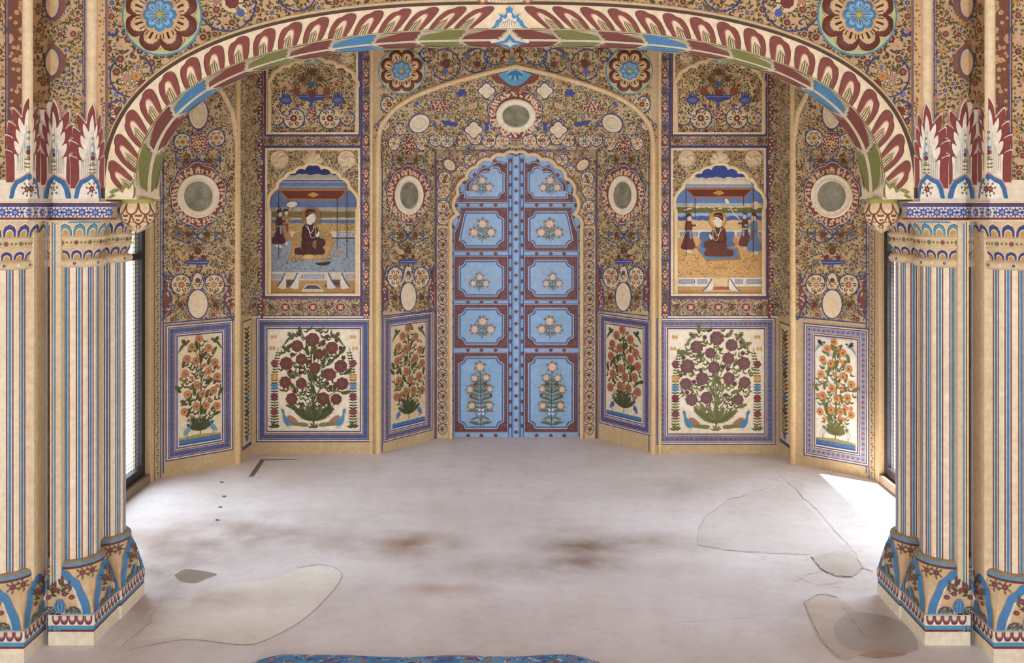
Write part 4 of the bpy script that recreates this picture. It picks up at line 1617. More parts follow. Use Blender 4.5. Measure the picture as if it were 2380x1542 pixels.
# lower faces: painted border lines beside the columns
P = Paint(MP, pier_surf(0, 3.66, -1.72, 3.708)[0])
for x, w, c in ((121.5, 2.2, C('7a3b40')), (127.5, 4.2, C('4f97bb'))):
    P.line([(x, 514), (x, 1560)], w, c, 2)
for x, w, c in ((108, 2.2, C('6d8fae')), (111, 1.4, C('8a5a50'))):
    P.line([(x, 516), (x, 1500)], w, c, 2)
for (xa, xb, z, w, c) in ((122, 235, 517, 4, C('4f97bb')), (-200, 107, 521, 3.2, C('4f97bb'))):
    P.rect(xa, z - w / 2, xb, z + w / 2, c, 2)
for xc, yc, rr in ((-1.70, YO - .002, .019), (wx(214, YI), YI, .021)):
    MP.grid([[(xc + rr * math.cos(t), yc - rr * .9 * math.sin(t), z) for t in (PI * (k / 10) for k in range(11))] for z in (ZS, 3.3)], C('eed6aa'))

# ------------------------------------------------------------------ frieze, leaf crown, columns, pendants (left; the right side is the mirrored copy)
def both_sides(o, l_right):
    return mirrored(o, l_right)


FZ0, FZ1 = 1.560, 1.628
fo = .022
m = Mesh()
m.box((-3.4, YI - fo, FZ0), (-1.474, YR + .01, FZ1), C('efe0c4'))
m.box((-3.4, YO - fo, FZ0), (-XO + fo, YI - fo, FZ1), C('efe0c4'))
SF, f0, f1 = pier_surf(fo)
P = Paint(m, SF)
P.rect(-300, 472, 272, 477, C('7d3f34'), 1)
P.rect(-300, 476, 272, 481, C('3c4b96'), 2)
P.rect(-300, 506, 272, 511, C('7d3f34'), 1)
FB = C('3a4fa6')
for i in range(14):
    x = 253 - i * 31
    wk = .62 if f0 < x < f1 else 1
    P.sx = wk
    P.star(x, 494, 13.5, 8, FB, 2, .5, 0, C('7fa3cf'))
    P.ring(x, 494, 3.6 * wk, 3.6, 1.0, C('cfd6e2'), 4, 8)
    P.sx = 1
    x2 = x - 15.5
    wk = .6 if f0 < x2 < f1 else 1
    P.dot(x2, 494, 4.6, FB, 2, 8)
    for (dx, dy) in ((-5, -9), (5, -9), (-5, 9), (5, 9)):
        P.leaf(x2 + dx * wk * .4, 494 + dy * .6, math.atan2(dy, dx), 8, 4, FB, 2)
P = Paint(m, Surf(lambda x, y: V((-1.474, x, y)), (1, 0, 0)))
for k in range(5):
    P.star(YI + .05 + k * .085, .5 * (FZ0 + FZ1), .017, 8, FB, 2)
fr = m.build('frieze', FRESH, None, (-1.6, 3.9, FZ0), label='frieze of blue star flowers above the left columns', cat='frieze', group='star flower friezes over the columns')
both_sides(fr, 'frieze of blue star flowers above the right columns')

crown = thing('leaf_crown', (-1.65, 3.7, FZ1), 'crown of red-edged leaves above the left pier frieze', 'carved leaves', 'leaf crowns of the two piers')
m = Mesh()
m.box((-1.9, YO - .017, FZ1), (-XO + .017, YI - .012, 1.705), C('f1e2c8'))
m.box((-1.9, YI - .017, FZ1), (-1.52, YI + .005, 1.705), C('f1e2c8'))
m.build('collar_band', FRESH, crown, (0, 3.7, FZ1))
JAG = [(a * 1.12, b) for a, b in [(0, 0), (7, 14), (11, 32), (13, 46), (22, 34), (32, 24), (33, 44), (25, 66), (32, 60), (41, 56), (41, 76), (30, 95), (38, 90), (48, 88), (45, 108), (31, 128), (40, 124), (48, 124), (46, 146), (46, 198)]]
JAGS = smooth(JAG, 3)
for (cx, ty, kl, kr, dd) in ((66, 226, 1.0, .5, .020), (124, 232, .56, 1.0, .016), (216, 240, 1.0, .5, .020)):
    S2, b0, b1 = pier_surf(dd)
    m = Mesh()
    P = Paint(m, S2)

    def leafp(sx, sy, dy, grow=0):
        r = [(cx + (a * sx + grow) * kr, ty + dy + b * sy) for a, b in JAGS]
        l = [(cx - (a * sx + grow) * kl, ty + dy + b * sy) for a, b in JAGS]
        return r + l[::-1]
    P.poly(leafp(1.0, 1.0, -1.5, 1.5), C('f4e6d2'), 0, skirt=dd)
    P.poly(leafp(1.0, .985, 3, .2), C('8e3d36'), 3)
    P.poly(leafp(.60, .86, 27), C('f5ead8'), 5)
    for s, kk in ((1, kr), (-1, kl)):
        for q in range(6):
            P.line([(cx + s * (4 + 4.2 * q) * kk, ty + 172), (cx + s * (5 + 4.0 * q) * kk, ty + 130), (cx + s * (3 + 3.6 * q) * kk, ty + 66 + 17 * q)], .9, C('8f8a6a'), 6)
    for (dy, r, c) in ((128, 6.5, C('7d3340')), (118, 5.5, C('4a86b8')), (96, 4.4, C('7fa8c8')), (82, 3.2, C('8a8a50')), (140, 4, C('8e8e52'))):
        P.ell(cx + 1, ty + dy, r * .8, r, c, 7, 10)
    for dy in (146, 156, 164):
        for s in (-1, 1):
            P.leaf(cx, ty + dy, -PI / 2 + s * 1.0, 9, 4.5, C('7d7b40'), 7, .3 * s)
    # blue wave collar at the foot of the leaf
    P.poly([(cx - 40 * kl, 459), (cx - 40 * kl, 436), (cx - 30 * kl, 417), (cx - 12 * kl, 409), (cx, 400), (cx + 12 * kr, 408), (cx + 30 * kr, 417), (cx + 40 * kr, 436), (cx + 40 * kr, 459)], C('e0ae90'), 8, skirt=dd + .012)
    wv = [(cx - 42 * kl, 458), (cx - 37 * kl, 436), (cx - 28 * kl, 420), (cx - 12 * kl, 413), (cx, 404), (cx + 12 * kr, 412), (cx + 28 * kr, 420), (cx + 37 * kr, 436), (cx + 42 * kr, 458)]
    P.poly(wv + [(cx + 42 * kr, 462), (cx - 42 * kl, 462)], C('2c6ea8'), 12, skirt=.01)
    P.poly([(cx + (a - cx) * .74, 462 + (b - 462) * .80) for a, b in wv] + [(cx + 34 * kr, 462), (cx - 34 * kl, 462)], C('f4ead8'), 15)
    kx = .8
    P.sx = kx
    P.spray(cx, 440, 11, 7, 8, 6, C('7d7b45'), 16, .2, .2, 6.5)
    P.star(cx, 440, 11.5, 6, C('7a3038'), 17, .5, .3, C('a8a858'))
    m.build('crown_leaf', FRESH, crown, (0, 3.7, FZ1))
both_sides(crown, 'crown of red-edged leaves above the right pier frieze')


class Rev:
    """surface of revolution round a vertical axis; x is the angle, y runs down"""
    def __init__(self, cx, cy, prof, k=1.0):
        self.c, self.p, self.n, self.clips, self.cell = (cx, cy), prof, None, None, (.13, .02)

    def fn(self, x, y):
        z = -y
        p = self.p
        r = p[0][1] if z <= p[0][0] else p[-1][1]
        for (za, ra), (zb, rb) in zip(p, p[1:]):
            if za <= z <= zb and zb > za:
                r = ra + (rb - ra) * (z - za) / (zb - za)
                break
        return V((self.c[0] + r * math.sin(x), self.c[1] - r * math.cos(x), z))

    def at(self, x, y, h=0.0):
        p = self.fn(x, y)
        return p + V((math.sin(x), -math.cos(x), 0)) * h


def arcs(P, n, z0, z1, specs, ph=0.0):
    """ring of upright rounded petals: specs = (shrink, colour, layer)"""
    for i in range(n):
        a = 2 * PI * (i + ph) / n
        w = PI / n
        for k, col, h in specs:
            zz = z0 + (z1 - z0) * k
            P.poly([(a - w * k, -z0), (a - w * k * .98, -(z0 + (zz - z0) * .45)), (a - w * k * .7, -(z0 + (zz - z0) * .8)), (a, -zz), (a + w * k * .7, -(z0 + (zz - z0) * .8)), (a + w * k * .98, -(z0 + (zz - z0) * .45)), (a + w * k, -z0)], col, h)


def column(cx, cy, label, r=.085, ds=0, xm=-9.0):
    t = thing('column', (cx, cy, 0), label, 'column', 'striped columns of the two arch piers')
    # shaft, reeded, painted in blue, maroon and cream stripes
    m = Mesh()
    N = 12
    cuts = [(0, C('3a88b6')), (.205, C('f1e2ca')), (.265, C('7f443f')), (.375, C('f6e4c4')), (.83, C('7f443f')), (.94, C('f1e2ca'))]
    angs, cols = [], []
    for i in range(N):
        for k, (a, c) in enumerate(cuts):
            b = cuts[k + 1][0] if k + 1 < len(cuts) else 1.0
            q = 3 if b - a > .3 else 1
            for j in range(q):
                angs.append((i + a + (b - a) * j / q) / N * 2 * PI)
                cols.append(c)
    rows = []
    for z in (.27, .6, .95, 1.2, 1.405):
        row = []
        for th in angs:
            fr_ = (th / (2 * PI) * N) % 1
            rr = r * (1 + .020 * math.cos(2 * PI * (fr_ - .53)))
            row.append((cx + rr * math.sin(th), cy - rr * math.cos(th), z))
        rows.append(row)
    m.grid(rows, lambda i, j: cols[j], closed=True, smooth=False)
    m.build('shaft', FRESH, t, (cx, cy, .27))
    # capital
    prof = [(1.383, .088), (1.386, .108), (1.400, .114), (1.414, .108), (1.417, .092), (1.425, .094), (1.455, .108), (1.458, .113), (1.462, .113), (1.466, .106), (1.488, .110), (1.491, .116), (1.497, .116), (1.500, .106), (1.515, .110), (1.560, .128)]
    m = Mesh()
    tc = C('e2c69a')
    m.lathe(prof, cx, cy, tc, 40)
    P = Paint(m, Rev(cx, cy, prof))
    gold, bl = C('cf9a4c'), C('33488f')
    top = C('4a9db5') if ds == 1 else bl
    arcs(P, 15, 1.503, 1.553, [(1.0, C('f0dfc0'), 1), (.9, C('8a5a4a'), 2), (.82, top, 3), (.55, C('f3e6cc'), 4), (.46, gold, 5)], .3)
    arcs(P, 15, 1.419, 1.454, [(1.0, C('f0dfc0'), 1), (.9, C('8a5a4a'), 2), (.82, bl, 3), (.55, C('f3e6cc'), 4), (.46, gold, 5)], .1)
    rg = random.Random(3)
    for i in range(14):
        a = 2 * PI * i / 14
        P.sx = 9.0
        P.dot(a, -1.477, .0085, C('8a4a40') if i % 2 else C('7d7a42'), 2, 9)
        for s in (-1, 1):
            P.poly([(a + s * .10, -1.477), (a + s * .18, -1.484), (a + s * .2, -1.471)], C('7d7a42'), 2)
    for i in range(16):
        a = 2 * PI * i / 16
        P.sx = 9.0
        P.dot(a, -1.400, .0055, bl if i % 2 else C('f3e9d8'), 2, 7)
    m.build('capital', FRESH, t, (cx, cy, 1.383))
    # pedestal
    m = Mesh()
    h = .118
    pc = C('d8b98c')
    m.lathe([(.266, .094), (.272, .106), (.282, .108)], cx, cy, C('7d3f44'), 32)
    m.lathe([(.282, .108), (.293, .106)], cx, cy, C('5f93b4'), 32)
    m.lathe([(.292, .106), (.300, .098), (.302, .084)], cx, cy, C('a8977c'), 32)
    zb, zt, rt = .116, .278, .104
    for q in range(4):
        ca, sa = math.cos(q * PI / 2), math.sin(q * PI / 2)

        def fn(x, y, ca=ca, sa=sa):
            u, v = x / 50, max(0.0, 1 - y / 100)
            th = u * PI / 4
            bx, by = u * h, -h
            tx, ty = rt * math.sin(th), -rt * math.cos(th)
            bul = 1 + .10 * math.sin(PI * v) * (1 - abs(u) ** 3)
            w = v ** 1.1
            X, Y = (bx + (tx - bx) * w), (by + (ty - by) * w) * bul
            return V((cx + X * ca - Y * sa, cy + X * sa + Y * ca, zb + (zt - zb) * v))
        m.grid([[fn(-50 + 100 * j / 12, 100 - 10 * i) for j in range(13)] for i in range(11)], pc)
        P = Paint(m, Surf(fn, None, .5))
        arch = smooth([(-47, 100), (-45, 74), (-38, 48), (-33, 30), (-22, 20), (-12, 8), (0, 4)], 4)
        arch = arch + [(-a, b) for a, b in arch[-2::-1]]
        ia = [(a * .74, 100 - (100 - b) * .82) for a, b in arch]
        blue = C('2f7cb8')
        for i in range(len(arch) - 1):
            P.poly([arch[i], arch[i + 1], ia[i + 1], ia[i]], blue, 8)
        for i in range(len(ia) // 2):
            P.poly([ia[i], ia[i + 1], ia[-2 - i], ia[-1 - i]], C('f0e0c0'), 2)
        rg = random.Random(40 + q)
        for k in range(26):
            a = -PI / 2 + rg.uniform(-1.15, 1.15)
            d = rg.uniform(10, 50)
            x, y = d * .62 * math.cos(a), 66 + d * math.sin(a)
            P.leaf(x, y, a, 12, 4.5, C('4d5232'), 9, rg.choice([-.4, .4]))
        for (x, y, r_) in ((0, 22, 6), (-13, 38, 6), (13, 38, 6), (-20, 62, 5), (20, 62, 5), (-6, 46, 5), (8, 54, 5)):
            P.rose(x, y, r_, C('7d3848'), 10, 7, None, C('c98a8a'), rg)
        P.poly([(-5, 66), (5, 66), (9, 78), (8, 92), (4, 97), (-4, 97), (-8, 92), (-9, 78)], C('5f97c4'), 11)
        for x in (-5, 0, 5):
            P.line([(x * .7, 68), (x * 1.3, 80), (x * .8, 95)], 1.2, C('2a5688'), 12)
        for x in (-19, 20):
            P.poly([(x - 13, 98), (x - 10, 88), (x - 3, 83), (x + 4, 83), (x + 10, 88), (x + 13, 98)], C('5a5a58'), 10)
            for k in range(16):
                P.dot(x + rg.uniform(-9, 9), rg.uniform(86, 97), 1.0, C('c9c4b0'), 11, 6)
        for s in (-1, 1):
            P.rose(s * 40, 14, 6, C('7d3848'), 5, 7, None, C('c98a8a'), rg)
            P.spray(s * 40, 14, 6, 6, 9, 4, C('6b6238'), 4)
    m.box((max(xm, cx - h - .004), cy - h - .004, 0), (cx + h + .004, cy + h + .004, .05), C('f1e4ca'))
    m.box((max(xm, cx - h - .002), cy - h - .002, .05), (cx + h + .002, cy + h + .002, .058), C('7d3340'))
    m.box((max(xm, cx - h - .003), cy - h - .003, .058), (cx + h + .003, cy + h + .003, .074), C('4a9ac0'))
    m.box((max(xm, cx - h - .006), cy - h - .006, .074), (cx + h + .006, cy + h + .006, .112), C('f4ead8'))
    m.box((max(xm, cx - h - .002), cy - h - .002, .112), (cx + h + .002, cy + h + .002, .117), C('8fb0bc'))
    for q in range(4):
        ca, sa = math.cos(q * PI / 2), math.sin(q * PI / 2)
        hh = h + .006
        P = Paint(m, Surf(lambda x, y, ca=ca, sa=sa: V((cx + x * ca + hh * sa, cy + x * sa - hh * ca, .112 - y)), (sa, -ca, 0)))
        for k in range(8):
            x = -h + (k + .5) * 2 * h / 8
            w = h / 8
            if q == 0 and cx + x < xm + .02: continue
            for kk, c, hl in ((.98, C('7d3f4c'), 1), (.66, C('b98a8a'), 2), (.5, C('f0dcc0'), 3)):
                P.poly([(x - w * kk, .002), (x - w * kk, .02 * (.6 + .4 * kk)), (x - w * kk * .6, .033 * kk), (x, .037 * kk), (x + w * kk * .6, .033 * kk), (x + w * kk, .02 * (.6 + .4 * kk)), (x + w * kk, .002)], c, hl)
    m.build('pedestal', FRESH, t, (cx, cy, 0))
    return t


both_sides(column(-1.645, 3.828, 'striped column in front of the left pier, nearest the room opening', ds=1, xm=-1.69), 'striped column in front of the right pier, nearest the room opening')
both_sides(column(-1.638, 4.062, 'striped column behind the front one on the left pier, beside the mesh window'), 'striped column behind the front one on the right pier')
both_sides(column(-1.832, 3.688, 'striped column cut off by the left edge of the photo'), 'striped column cut off by the right edge of the photo')

# hanging buds
prof = [(1.510, .002), (1.514, .012), (1.522, .026), (1.536, .044), (1.553, .057), (1.575, .062), (1.600, .059), (1.622, .050), (1.630, .044)]
PB = (-1.405, 3.82)
bud = thing('pendant_bud', (PB[0], PB[1], 1.5), 'carved lotus bud hanging under the left foot of the arch', 'pendant', 'lotus buds under the arch feet')
m = Mesh()
m.lathe(prof, PB[0], PB[1], C('f0d9b0'), 32)
P = Paint(m, Rev(PB[0], PB[1], prof))
for row, (z0, z1, n, ph, hb) in enumerate(((1.632, 1.576, 8, 0, 6), (1.606, 1.540, 8, .5, 3), (1.572, 1.513, 8, 0, 0))):
    for i in range(n):
        a = 2 * PI * (i + ph) / n
        w = PI / n * 1.08
        for k, c, h in ((1.0, C('8a5038'), 1), (.76, C('efd5a8'), 2)):
            zz = z0 + (z1 - z0) * (.5 + .5 * k)
            P.poly([(a + w * k * sx_, -(z0 + (zz - z0) * v)) for sx_, v in ((-1, 0), (-1, .3), (-.93, .55), (-.7, .8), (-.35, .95), (0, 1), (.35, .95), (.7, .8), (.93, .55), (1, .3), (1, 0))], c, h + hb)
        P.poly([(a - w * .03, -(z0 + (z1 - z0) * .15)), (a, -(z0 + (z1 - z0) * .7)), (a + w * .03, -(z0 + (z1 - z0) * .15))], C('c09468'), hb + 2.5)
m.build('bud', FRESH, bud, (PB[0], PB[1], 1.5))
m = Mesh()
m.lathe([(1.616, .048), (1.622, .056), (1.634, .058), (1.641, .052)], PB[0], PB[1], C('a8a04c'), 28)
m.build('collar', FRESH, bud, (PB[0], PB[1], 1.62))
both_sides(bud, 'carved lotus bud hanging under the right foot of the arch')
# ------------------------------------------------------------------ the blue door
DB, DM, DL = C('2a67a8'), C('6f2f33'), C('8fb2dc')
door = bpy.data.objects.new('door_1', None)
COL.objects.link(door)
door.location = (0, YB + .05, 0)
door['_o'] = (0, YB + .05, 0)
door['kind'] = 'structure'
S_D = S_DOOR
AX = 1199.6
dl = lobes([(1044, 531), (1060, 499), (1061, 452), (1081, 413), (1105, 386), (1139, 369), (1170, 359.5), (1191, 355)], 1191, .22)
left_out = [p for p in dl if p[0] <= 1191][:6 * 7 + 1]
left_out = [(1044, 1021.5)] + left_out + [(1191, 1021.5)]
m = Mesh()
P = Paint(m, S_D)
P.poly(left_out, DL, 0, skirt=.04)
mg = offset(left_out[:-1], -7, False)
P.line(offset(left_out[1:-1], -4, False), 2.6, DB, 1)
for x, w, c in ((1182.5, 2.6, DB), (1189.5, 2.4, DB), (1186, 1.0, C('b8d0ee'))):
    P.line([(x, 1021), (x, 366)], w, c, 1)
P.line([(1046.5, 1021), (1046.5, 531)], 2.2, DB, 1)
P.line([(1044, 1019), (1190, 1019)], 2, DB, 1)


def stud(P, x, y, h=6):
    for dx, dy in ((-2.6, 0), (2.6, 0), (0, -2.6), (0, 2.6)):
        P.ell(x + dx, y + dy, 2.3, 2.3, DM, h, 8)
    P.dot(x, y, 1.1, C('8a5a58'), h + 1, 6)


for y in list(range(374, 1016, 28)):
    stud(P, 1185.8, y)
for y in (1011, 960, 931, 897, 867, 833, 762, 734, 703, 672, 645, 620, 590, 560):
    stud(P, 1050.2, y)
for y in (476.5, 590, 702.5, 814, 1013):
    for x in (1088, 1119, 1152):
        stud(P, x, y)
for (x, y) in ((1060, 545), (1053, 528), (1067, 505), (1061, 478), (1069, 450), (1079, 424), (1103, 407), (1125, 389), (1150, 375)):
    stud(P, x, y)
leaf_l = m.build('door_leaf', DOORP, door, (-.2, YB + .05, 0))
leaf_l['_o'] = (-.2, YB + .05, 0)


def notch(x0, y0, x1, y1, r):
    out = []
    for cx, cy, a in ((x0, y0, 0), (x1, y0, 1), (x1, y1, 2), (x0, y1, 3)):
        for k in range(7):
            t = PI / 2 * a + PI / 2 * (1 - k / 6)
            out.append((cx + r * math.cos(t), cy + r * math.sin(t)))
    return out


def rose3(P, x, y, r, rng):
    """pink-white painted rose with its collar of leaves"""
    P.spray(x, y, r * .85, 6, r * .75, r * .5, C('7c7a45'), 20, .3, rng.random())
    P.rose(x, y, r, C('a5564a'), 21, 8, None, None, rng)
    a0 = rng.random()
    for (d, n, q, c, h) in ((.60, 7, .36, C('e2bba6'), 23), (.34, 5, .30, C('ecd0be'), 26), (.10, 2, .22, C('f0dccd'), 29)):
        for k in range(n):
            a = a0 + 2 * PI * k / n + d
            px, py = x + r * d * math.cos(a), y + r * d * math.sin(a)
            P.ell(px, py, r * q * 1.08, r * q * 1.08, C('a4574a'), h, 10)
            P.ell(px + r * .03 * math.cos(a), py + r * .03 * math.sin(a), r * q * .88, r * q * .88, c, h + 1, 10)
    P.dot(x, y, r * .1, C('a4574a'), 32, 6)


def stem(P, pts, w=1.4, c=C('4f5330'), h=18):
    P.line(smooth(pts, 5), w, c, h)


def posy(P, cx, cy, k, rng):
    """three roses on one stem"""
    stem(P, [(cx - 3 * k, cy + 27 * k), (cx + 1 * k, cy + 15 * k), (cx, cy - 8 * k)])
    for s in (-1, 1):
        stem(P, [(cx + 1 * k, cy + 15 * k), (cx + s * 9 * k, cy + 8 * k), (cx + s * 18 * k, cy + 2 * k)])
        for (dx, dy, a) in ((6, 16, .3), (5, 4, -.8), (10, 12, .1), (4, -4, -.5)):
            P.leaf(cx + s * dx * k * .4, cy + dy * k, a if s > 0 else PI - a, 9 * k, 4.5 * k, C('7c7a45'), 19, .3 * s)
    rose3(P, cx, cy - 16 * k, 10.5 * k, rng)
    rose3(P, cx - 20 * k, cy + 4 * k, 9.5 * k, rng)
    rose3(P, cx + 20 * k, cy + 4 * k, 9.5 * k, rng)


rng = random.Random(9)
P1 = lobes([(1066, 470), (1085, 449), (1109, 415), (1141, 392), (1172, 383)], 1172, .30)
P1 = [(1066, 471)] + P1[:25] + [(1180, 377), (1180, 471)]


def hatch(P, x0, y0, x1, y1, st, h):
    k = 0
    horiz = (x1 - x0) > (y1 - y0)
    n = int((x1 - x0 if horiz else y1 - y0) / st)
    for i in range(n):
        x, y = (x0 + (i + .5) * st, (y0 + y1) / 2) if horiz else ((x0 + x1) / 2, y0 + (i + .5) * st)
        P.leaf(x - 2, y + 2.5, -.9, 6.5, 2.4, C('77646c'), 13, .4)
        P.leaf(x + 2, y - 2.5, 2.2, 6.5, 2.4, C('77646c'), 13, .4)


for i, (x0, y0, x1, y1) in enumerate(((1066, 377, 1180, 471), (1056.5, 483.5, 1180, 583.5), (1056.5, 596, 1180, 697.5), (1056, 707.5, 1180, 809), (1056, 820.5, 1180, 1004.5))):
    m = Mesh()
    P = Paint(m, S_D)
    R = .004
    if i == 0:
        P.poly(offset(P1, 3, True), DB, 2, rel=R)
        P.poly(offset(P1, .8, True), C('d8c8cc'), 4, rel=R)
        P.poly(offset(P1, -.6, True), DM, 5, rel=R)
        inn_ = [(1081, 459)] + [(a * .80 + 1128 * .2, b * .80 + 433 * .2) for a, b in P1[4:25]] + [(1160, 392), (1163, 400), (1171, 403), (1171, 447), (1163, 450), (1159, 460), (1084, 460)]
        inn_ = [p for p in inn_ if p[1] < 463]
        hatch(P, 1076, 463, 1178, 469, 6, 7)
        hatch(P, 1172, 390, 1179, 460, 6, 7)
        b0 = 14
        field = inn_
        P.poly(offset(field, 1.6, True), C('d9d0dc'), b0, rel=R)
        P.poly(field, DB, b0 + 1, rel=R)
        P.poly([(1124 + (a - 1124) * .93, 430 + (b - 430) * .91) for a, b in field], DL, b0 + 3, rel=R)
        P.base = 18
        posy(P, 1121, 433, .82, rng)
    else:
        pts = [(x0, y0), (x1, y0), (x1, y1), (x0, y1)]
        if i == 1: pts = [(1070, y0), (x1, y0), (x1, y1), (x0, y1), (x0, 542), (1066, 522), (1072, 500)]
        P.poly(offset(pts, 2.6, True), DB, 2, rel=R)
        P.poly(offset(pts, .7, True), C('d8c8cc'), 4, rel=R)
        P.poly(offset(pts, -.6, True), DM, 5, rel=R)
        g = 13 if i < 4 else 12
        hatch(P, x0 + 26, y0 + 2, x1 - 22, y0 + 11, 6.5, 7)
        hatch(P, x0 + 26, y1 - 11, x1 - 22, y1 - 2, 6.5, 7)
        hatch(P, x1 - 10, y0 + 22, x1 - 2, y1 - 22, 6.5, 7)
        if i > 1: hatch(P, x0 + 2, y0 + 22, x0 + 10, y1 - 22, 6.5, 7)
        for (a, b) in ((x0 + 12, y0 + 11), (x1 - 11, y0 + 11), (x1 - 11, y1 - 11), (x0 + 12, y1 - 11)):
            if i == 1 and (a, b) == (x0 + 12, y0 + 11): a += 12
            for k in range(9):
                P.leaf(a + rng.uniform(-8, 8), b + rng.uniform(-7, 7), rng.random() * 6, 5, 2.2, C('77646c'), 13, .5)
        f = notch(x0 + 11.5, y0 + 10, x1 - 10, y1 - 10, 14)
        if i == 1: f = [(max(a, 1071 + (535 - b) * .28 if b < 535 else a), b) for a, b in f]
        cx, cy = (x0 + x1) / 2, (y0 + y1) / 2
        P.poly(offset(f, 1.5, True), C('d9d0dc'), 14, rel=R)
        P.poly(f, DB, 15, rel=R)
        kx, ky = 1 - 7.5 / (x1 - x0 - 24), 1 - 7.5 / (y1 - y0 - 22)
        P.poly([(cx + (a - cx) * kx, cy + (b - cy) * ky) for a, b in f], DL if i < 3 else C('86b0dd'), 16, rel=R)
        P.base = 18
        if i in (1, 3): posy(P, 1122, cy + 3, .98 if i == 1 else .93, rng)
        elif i == 2: posy(P, 1115, cy + 9, .74, rng)
        else:
            bx, by = 1117, 990
            stem(P, [(bx, by), (bx + 1, 950), (bx - 1, 850)], 2)
            for (x, y, r) in ((1116, 852, 10), (1103, 878, 7.6), (1130, 877, 7.8), (1093, 904, 7.4), (1139, 903, 7), (1097, 942, 8), (1138, 942, 7.6)):
                stem(P, [(bx + .5, y + 34), (x * .6 + bx * .4, y + 16), (x, y)], 1.2)
                rose3(P, x, y, r, rng)
            for (x, y) in ((1105, 893), (1129, 892), (1095, 919), (1141, 918)):
                P.carn(x, y, 4.2, DM, rng, 22)
            for s in (-1, 1):
                for k in range(9):
                    P.leaf(bx + s * 2, 955 - k * 8.5, (-.25 - .09 * k) if s > 0 else PI + .25 + .09 * k, 30 - 1.2 * k, 6, C(['6f7340', '59602f'][k % 2]), 19, .28 * s)
                P.leaf(bx + s * 2, 986, -.5 if s > 0 else PI + .5, 26, 8, C('5f6a38'), 19, .3 * s)
                P.leaf(bx + s * 2, 968, .1 if s > 0 else PI - .1, 22, 5, C('6f7340'), 19, .3 * s)
            for k in range(8):
                t = 2 * PI * k / 8
                P.leaf(1119, 956, t, 10, 5.5, C('e8eef6') if k % 2 else C('3f7fc2'), 23, 0)
            P.dot(1119, 956, 3, C('a8504a'), 24)
    m.build('door_panel', DOORP, leaf_l, (-.2, YB + .05, 0))
lr = copy_tree(leaf_l, door)
lr.location.x = -leaf_l.location.x
lr.scale.x = -1
m = Mesh()
P = Paint(m, S_D)
P.poly([(1190.4, 1021), (1190.4, 362), (1199.6, 356), (1208.8, 362), (1208.8, 1021)], DL, 2, skirt=.02, rel=.012)
for x in (1192.4, 1206.8):
    P.line([(x, 1021), (x, 362)], 2.2, DB, 23)
for y in range(360, 1016, 28):
    stud(P, 1199.6, y, 24)
m.build('cover_strip', DOORP, door, (0, YB + .04, 0))


# ------------------------------------------------------------------ painted dado panels
def acanthus(P, x, y, a, l, w, col, h, bend=.2, n=7, vein=None):
    c, s = math.cos(a), math.sin(a)
    up, lo = [], []
    for i in range(n * 2 + 1):
        u = i / (n * 2)
        env = w * math.sin(PI * min(1, u * .82 + .12)) ** .8 * (1 if i % 2 else .58)
        b = bend * l * u * u
        up.append((u * l + (0.05 * l if i % 2 else 0), -env + b))
        lo.append((u * l + (0.05 * l if i % 2 else 0), env + b))
    pts = up + [(l, bend * l)] + lo[::-1]
    P.poly([(x + u * c - v * s, y + u * s + v * c) for u, v in pts], col, h)
    if vein: P.line([(x + u * l * c - bend * l * u * u * s, y + u * l * s + bend * l * u * u * c) for u in (0, .3, .6, .9)], [1.6, 1.2, .9, .4], vein, h + 1)


def bird(P, x, y, k, s, col, wing, head, tail=26, down=.9):
    """small bird in profile; s = facing (+1 right)"""
    f = lambda q: [(x + s * a * k, y + b * k) for a, b in q]
    P.poly(f([(12, -6), (9, -9), (5, -8), (2, -3), (-6, 0), (-12, 6), (-5, 8), (4, 6), (9, 0)]), col, 6)
    P.poly(f([(-9, 3), (-14, 8), (-14 - tail * .5, 8 + tail * down), (-12 - tail * .5, 9 + tail * down * .9), (-4, 8)]), col, 6)
    P.poly(f([(3, -3), (-3, -12), (-14, -13), (-8, -8), (-14, -6), (-6, 1), (2, 3)]), wing, 7)
    P.ell(x + s * 10 * k, y - 6 * k, 3.2 * k, 2.8 * k, head, 8, 9)
    P.poly(f([(12.5, -7), (16, -5), (12, -4)]), C('a5483a'), 8)


def crane(P, x, y, k, s, col):
    f = lambda q: [(x + s * a * k, y + b * k) for a, b in q]
    P.poly(f([(0, 0), (5, -6), (12, -4), (14, 4), (6, 8), (-2, 14), (-4, 10)]), col, 6)
    P.line(f([(11, -3), (14, -12), (12, -22), (14, -27)]), 2.2 * k, col, 6)
    P.line(f([(4, 7), (4, 18)]), 1.0 * k, C('70584a'), 6)
    P.line(f([(7, 7), (8, 18)]), 1.0 * k, C('70584a'), 6)


def peacock(P, x, y, k, s):
    f = lambda q: smooth([(x + s * a * k, y + b * k) for a, b in q], 3)
    P.poly(f([(2, 16), (14, 12), (30, 16), (48, 17), (56, 22), (52, 28), (40, 28), (22, 26), (6, 24), (2, 16)]), C('7c8148'), 6)
    P.poly(f([(-8, 6), (-2, -4), (10, -2), (22, 8), (26, 14), (10, 16), (-4, 14), (-8, 6)]), C('a8735c'), 7)
    P.poly(f([(-22, -22), (-17, -24), (-13, -18), (-12, -6), (-4, 4), (6, 12), (8, 20), (0, 26), (-10, 22), (-17, 8), (-18, -8), (-22, -18), (-22, -22)]), C('3f86b8'), 8)
    P.line([(x + s * -20 * k, y - 23 * k), (x + s * -22 * k, y - 29 * k)], 1, C('3f86b8'), 8)
    for d in (-3, 4):
        P.line([(x + s * d * k, y + 24 * k), (x + s * (d + 1) * k, y + 33 * k)], 1.1, C('a07048'), 6)


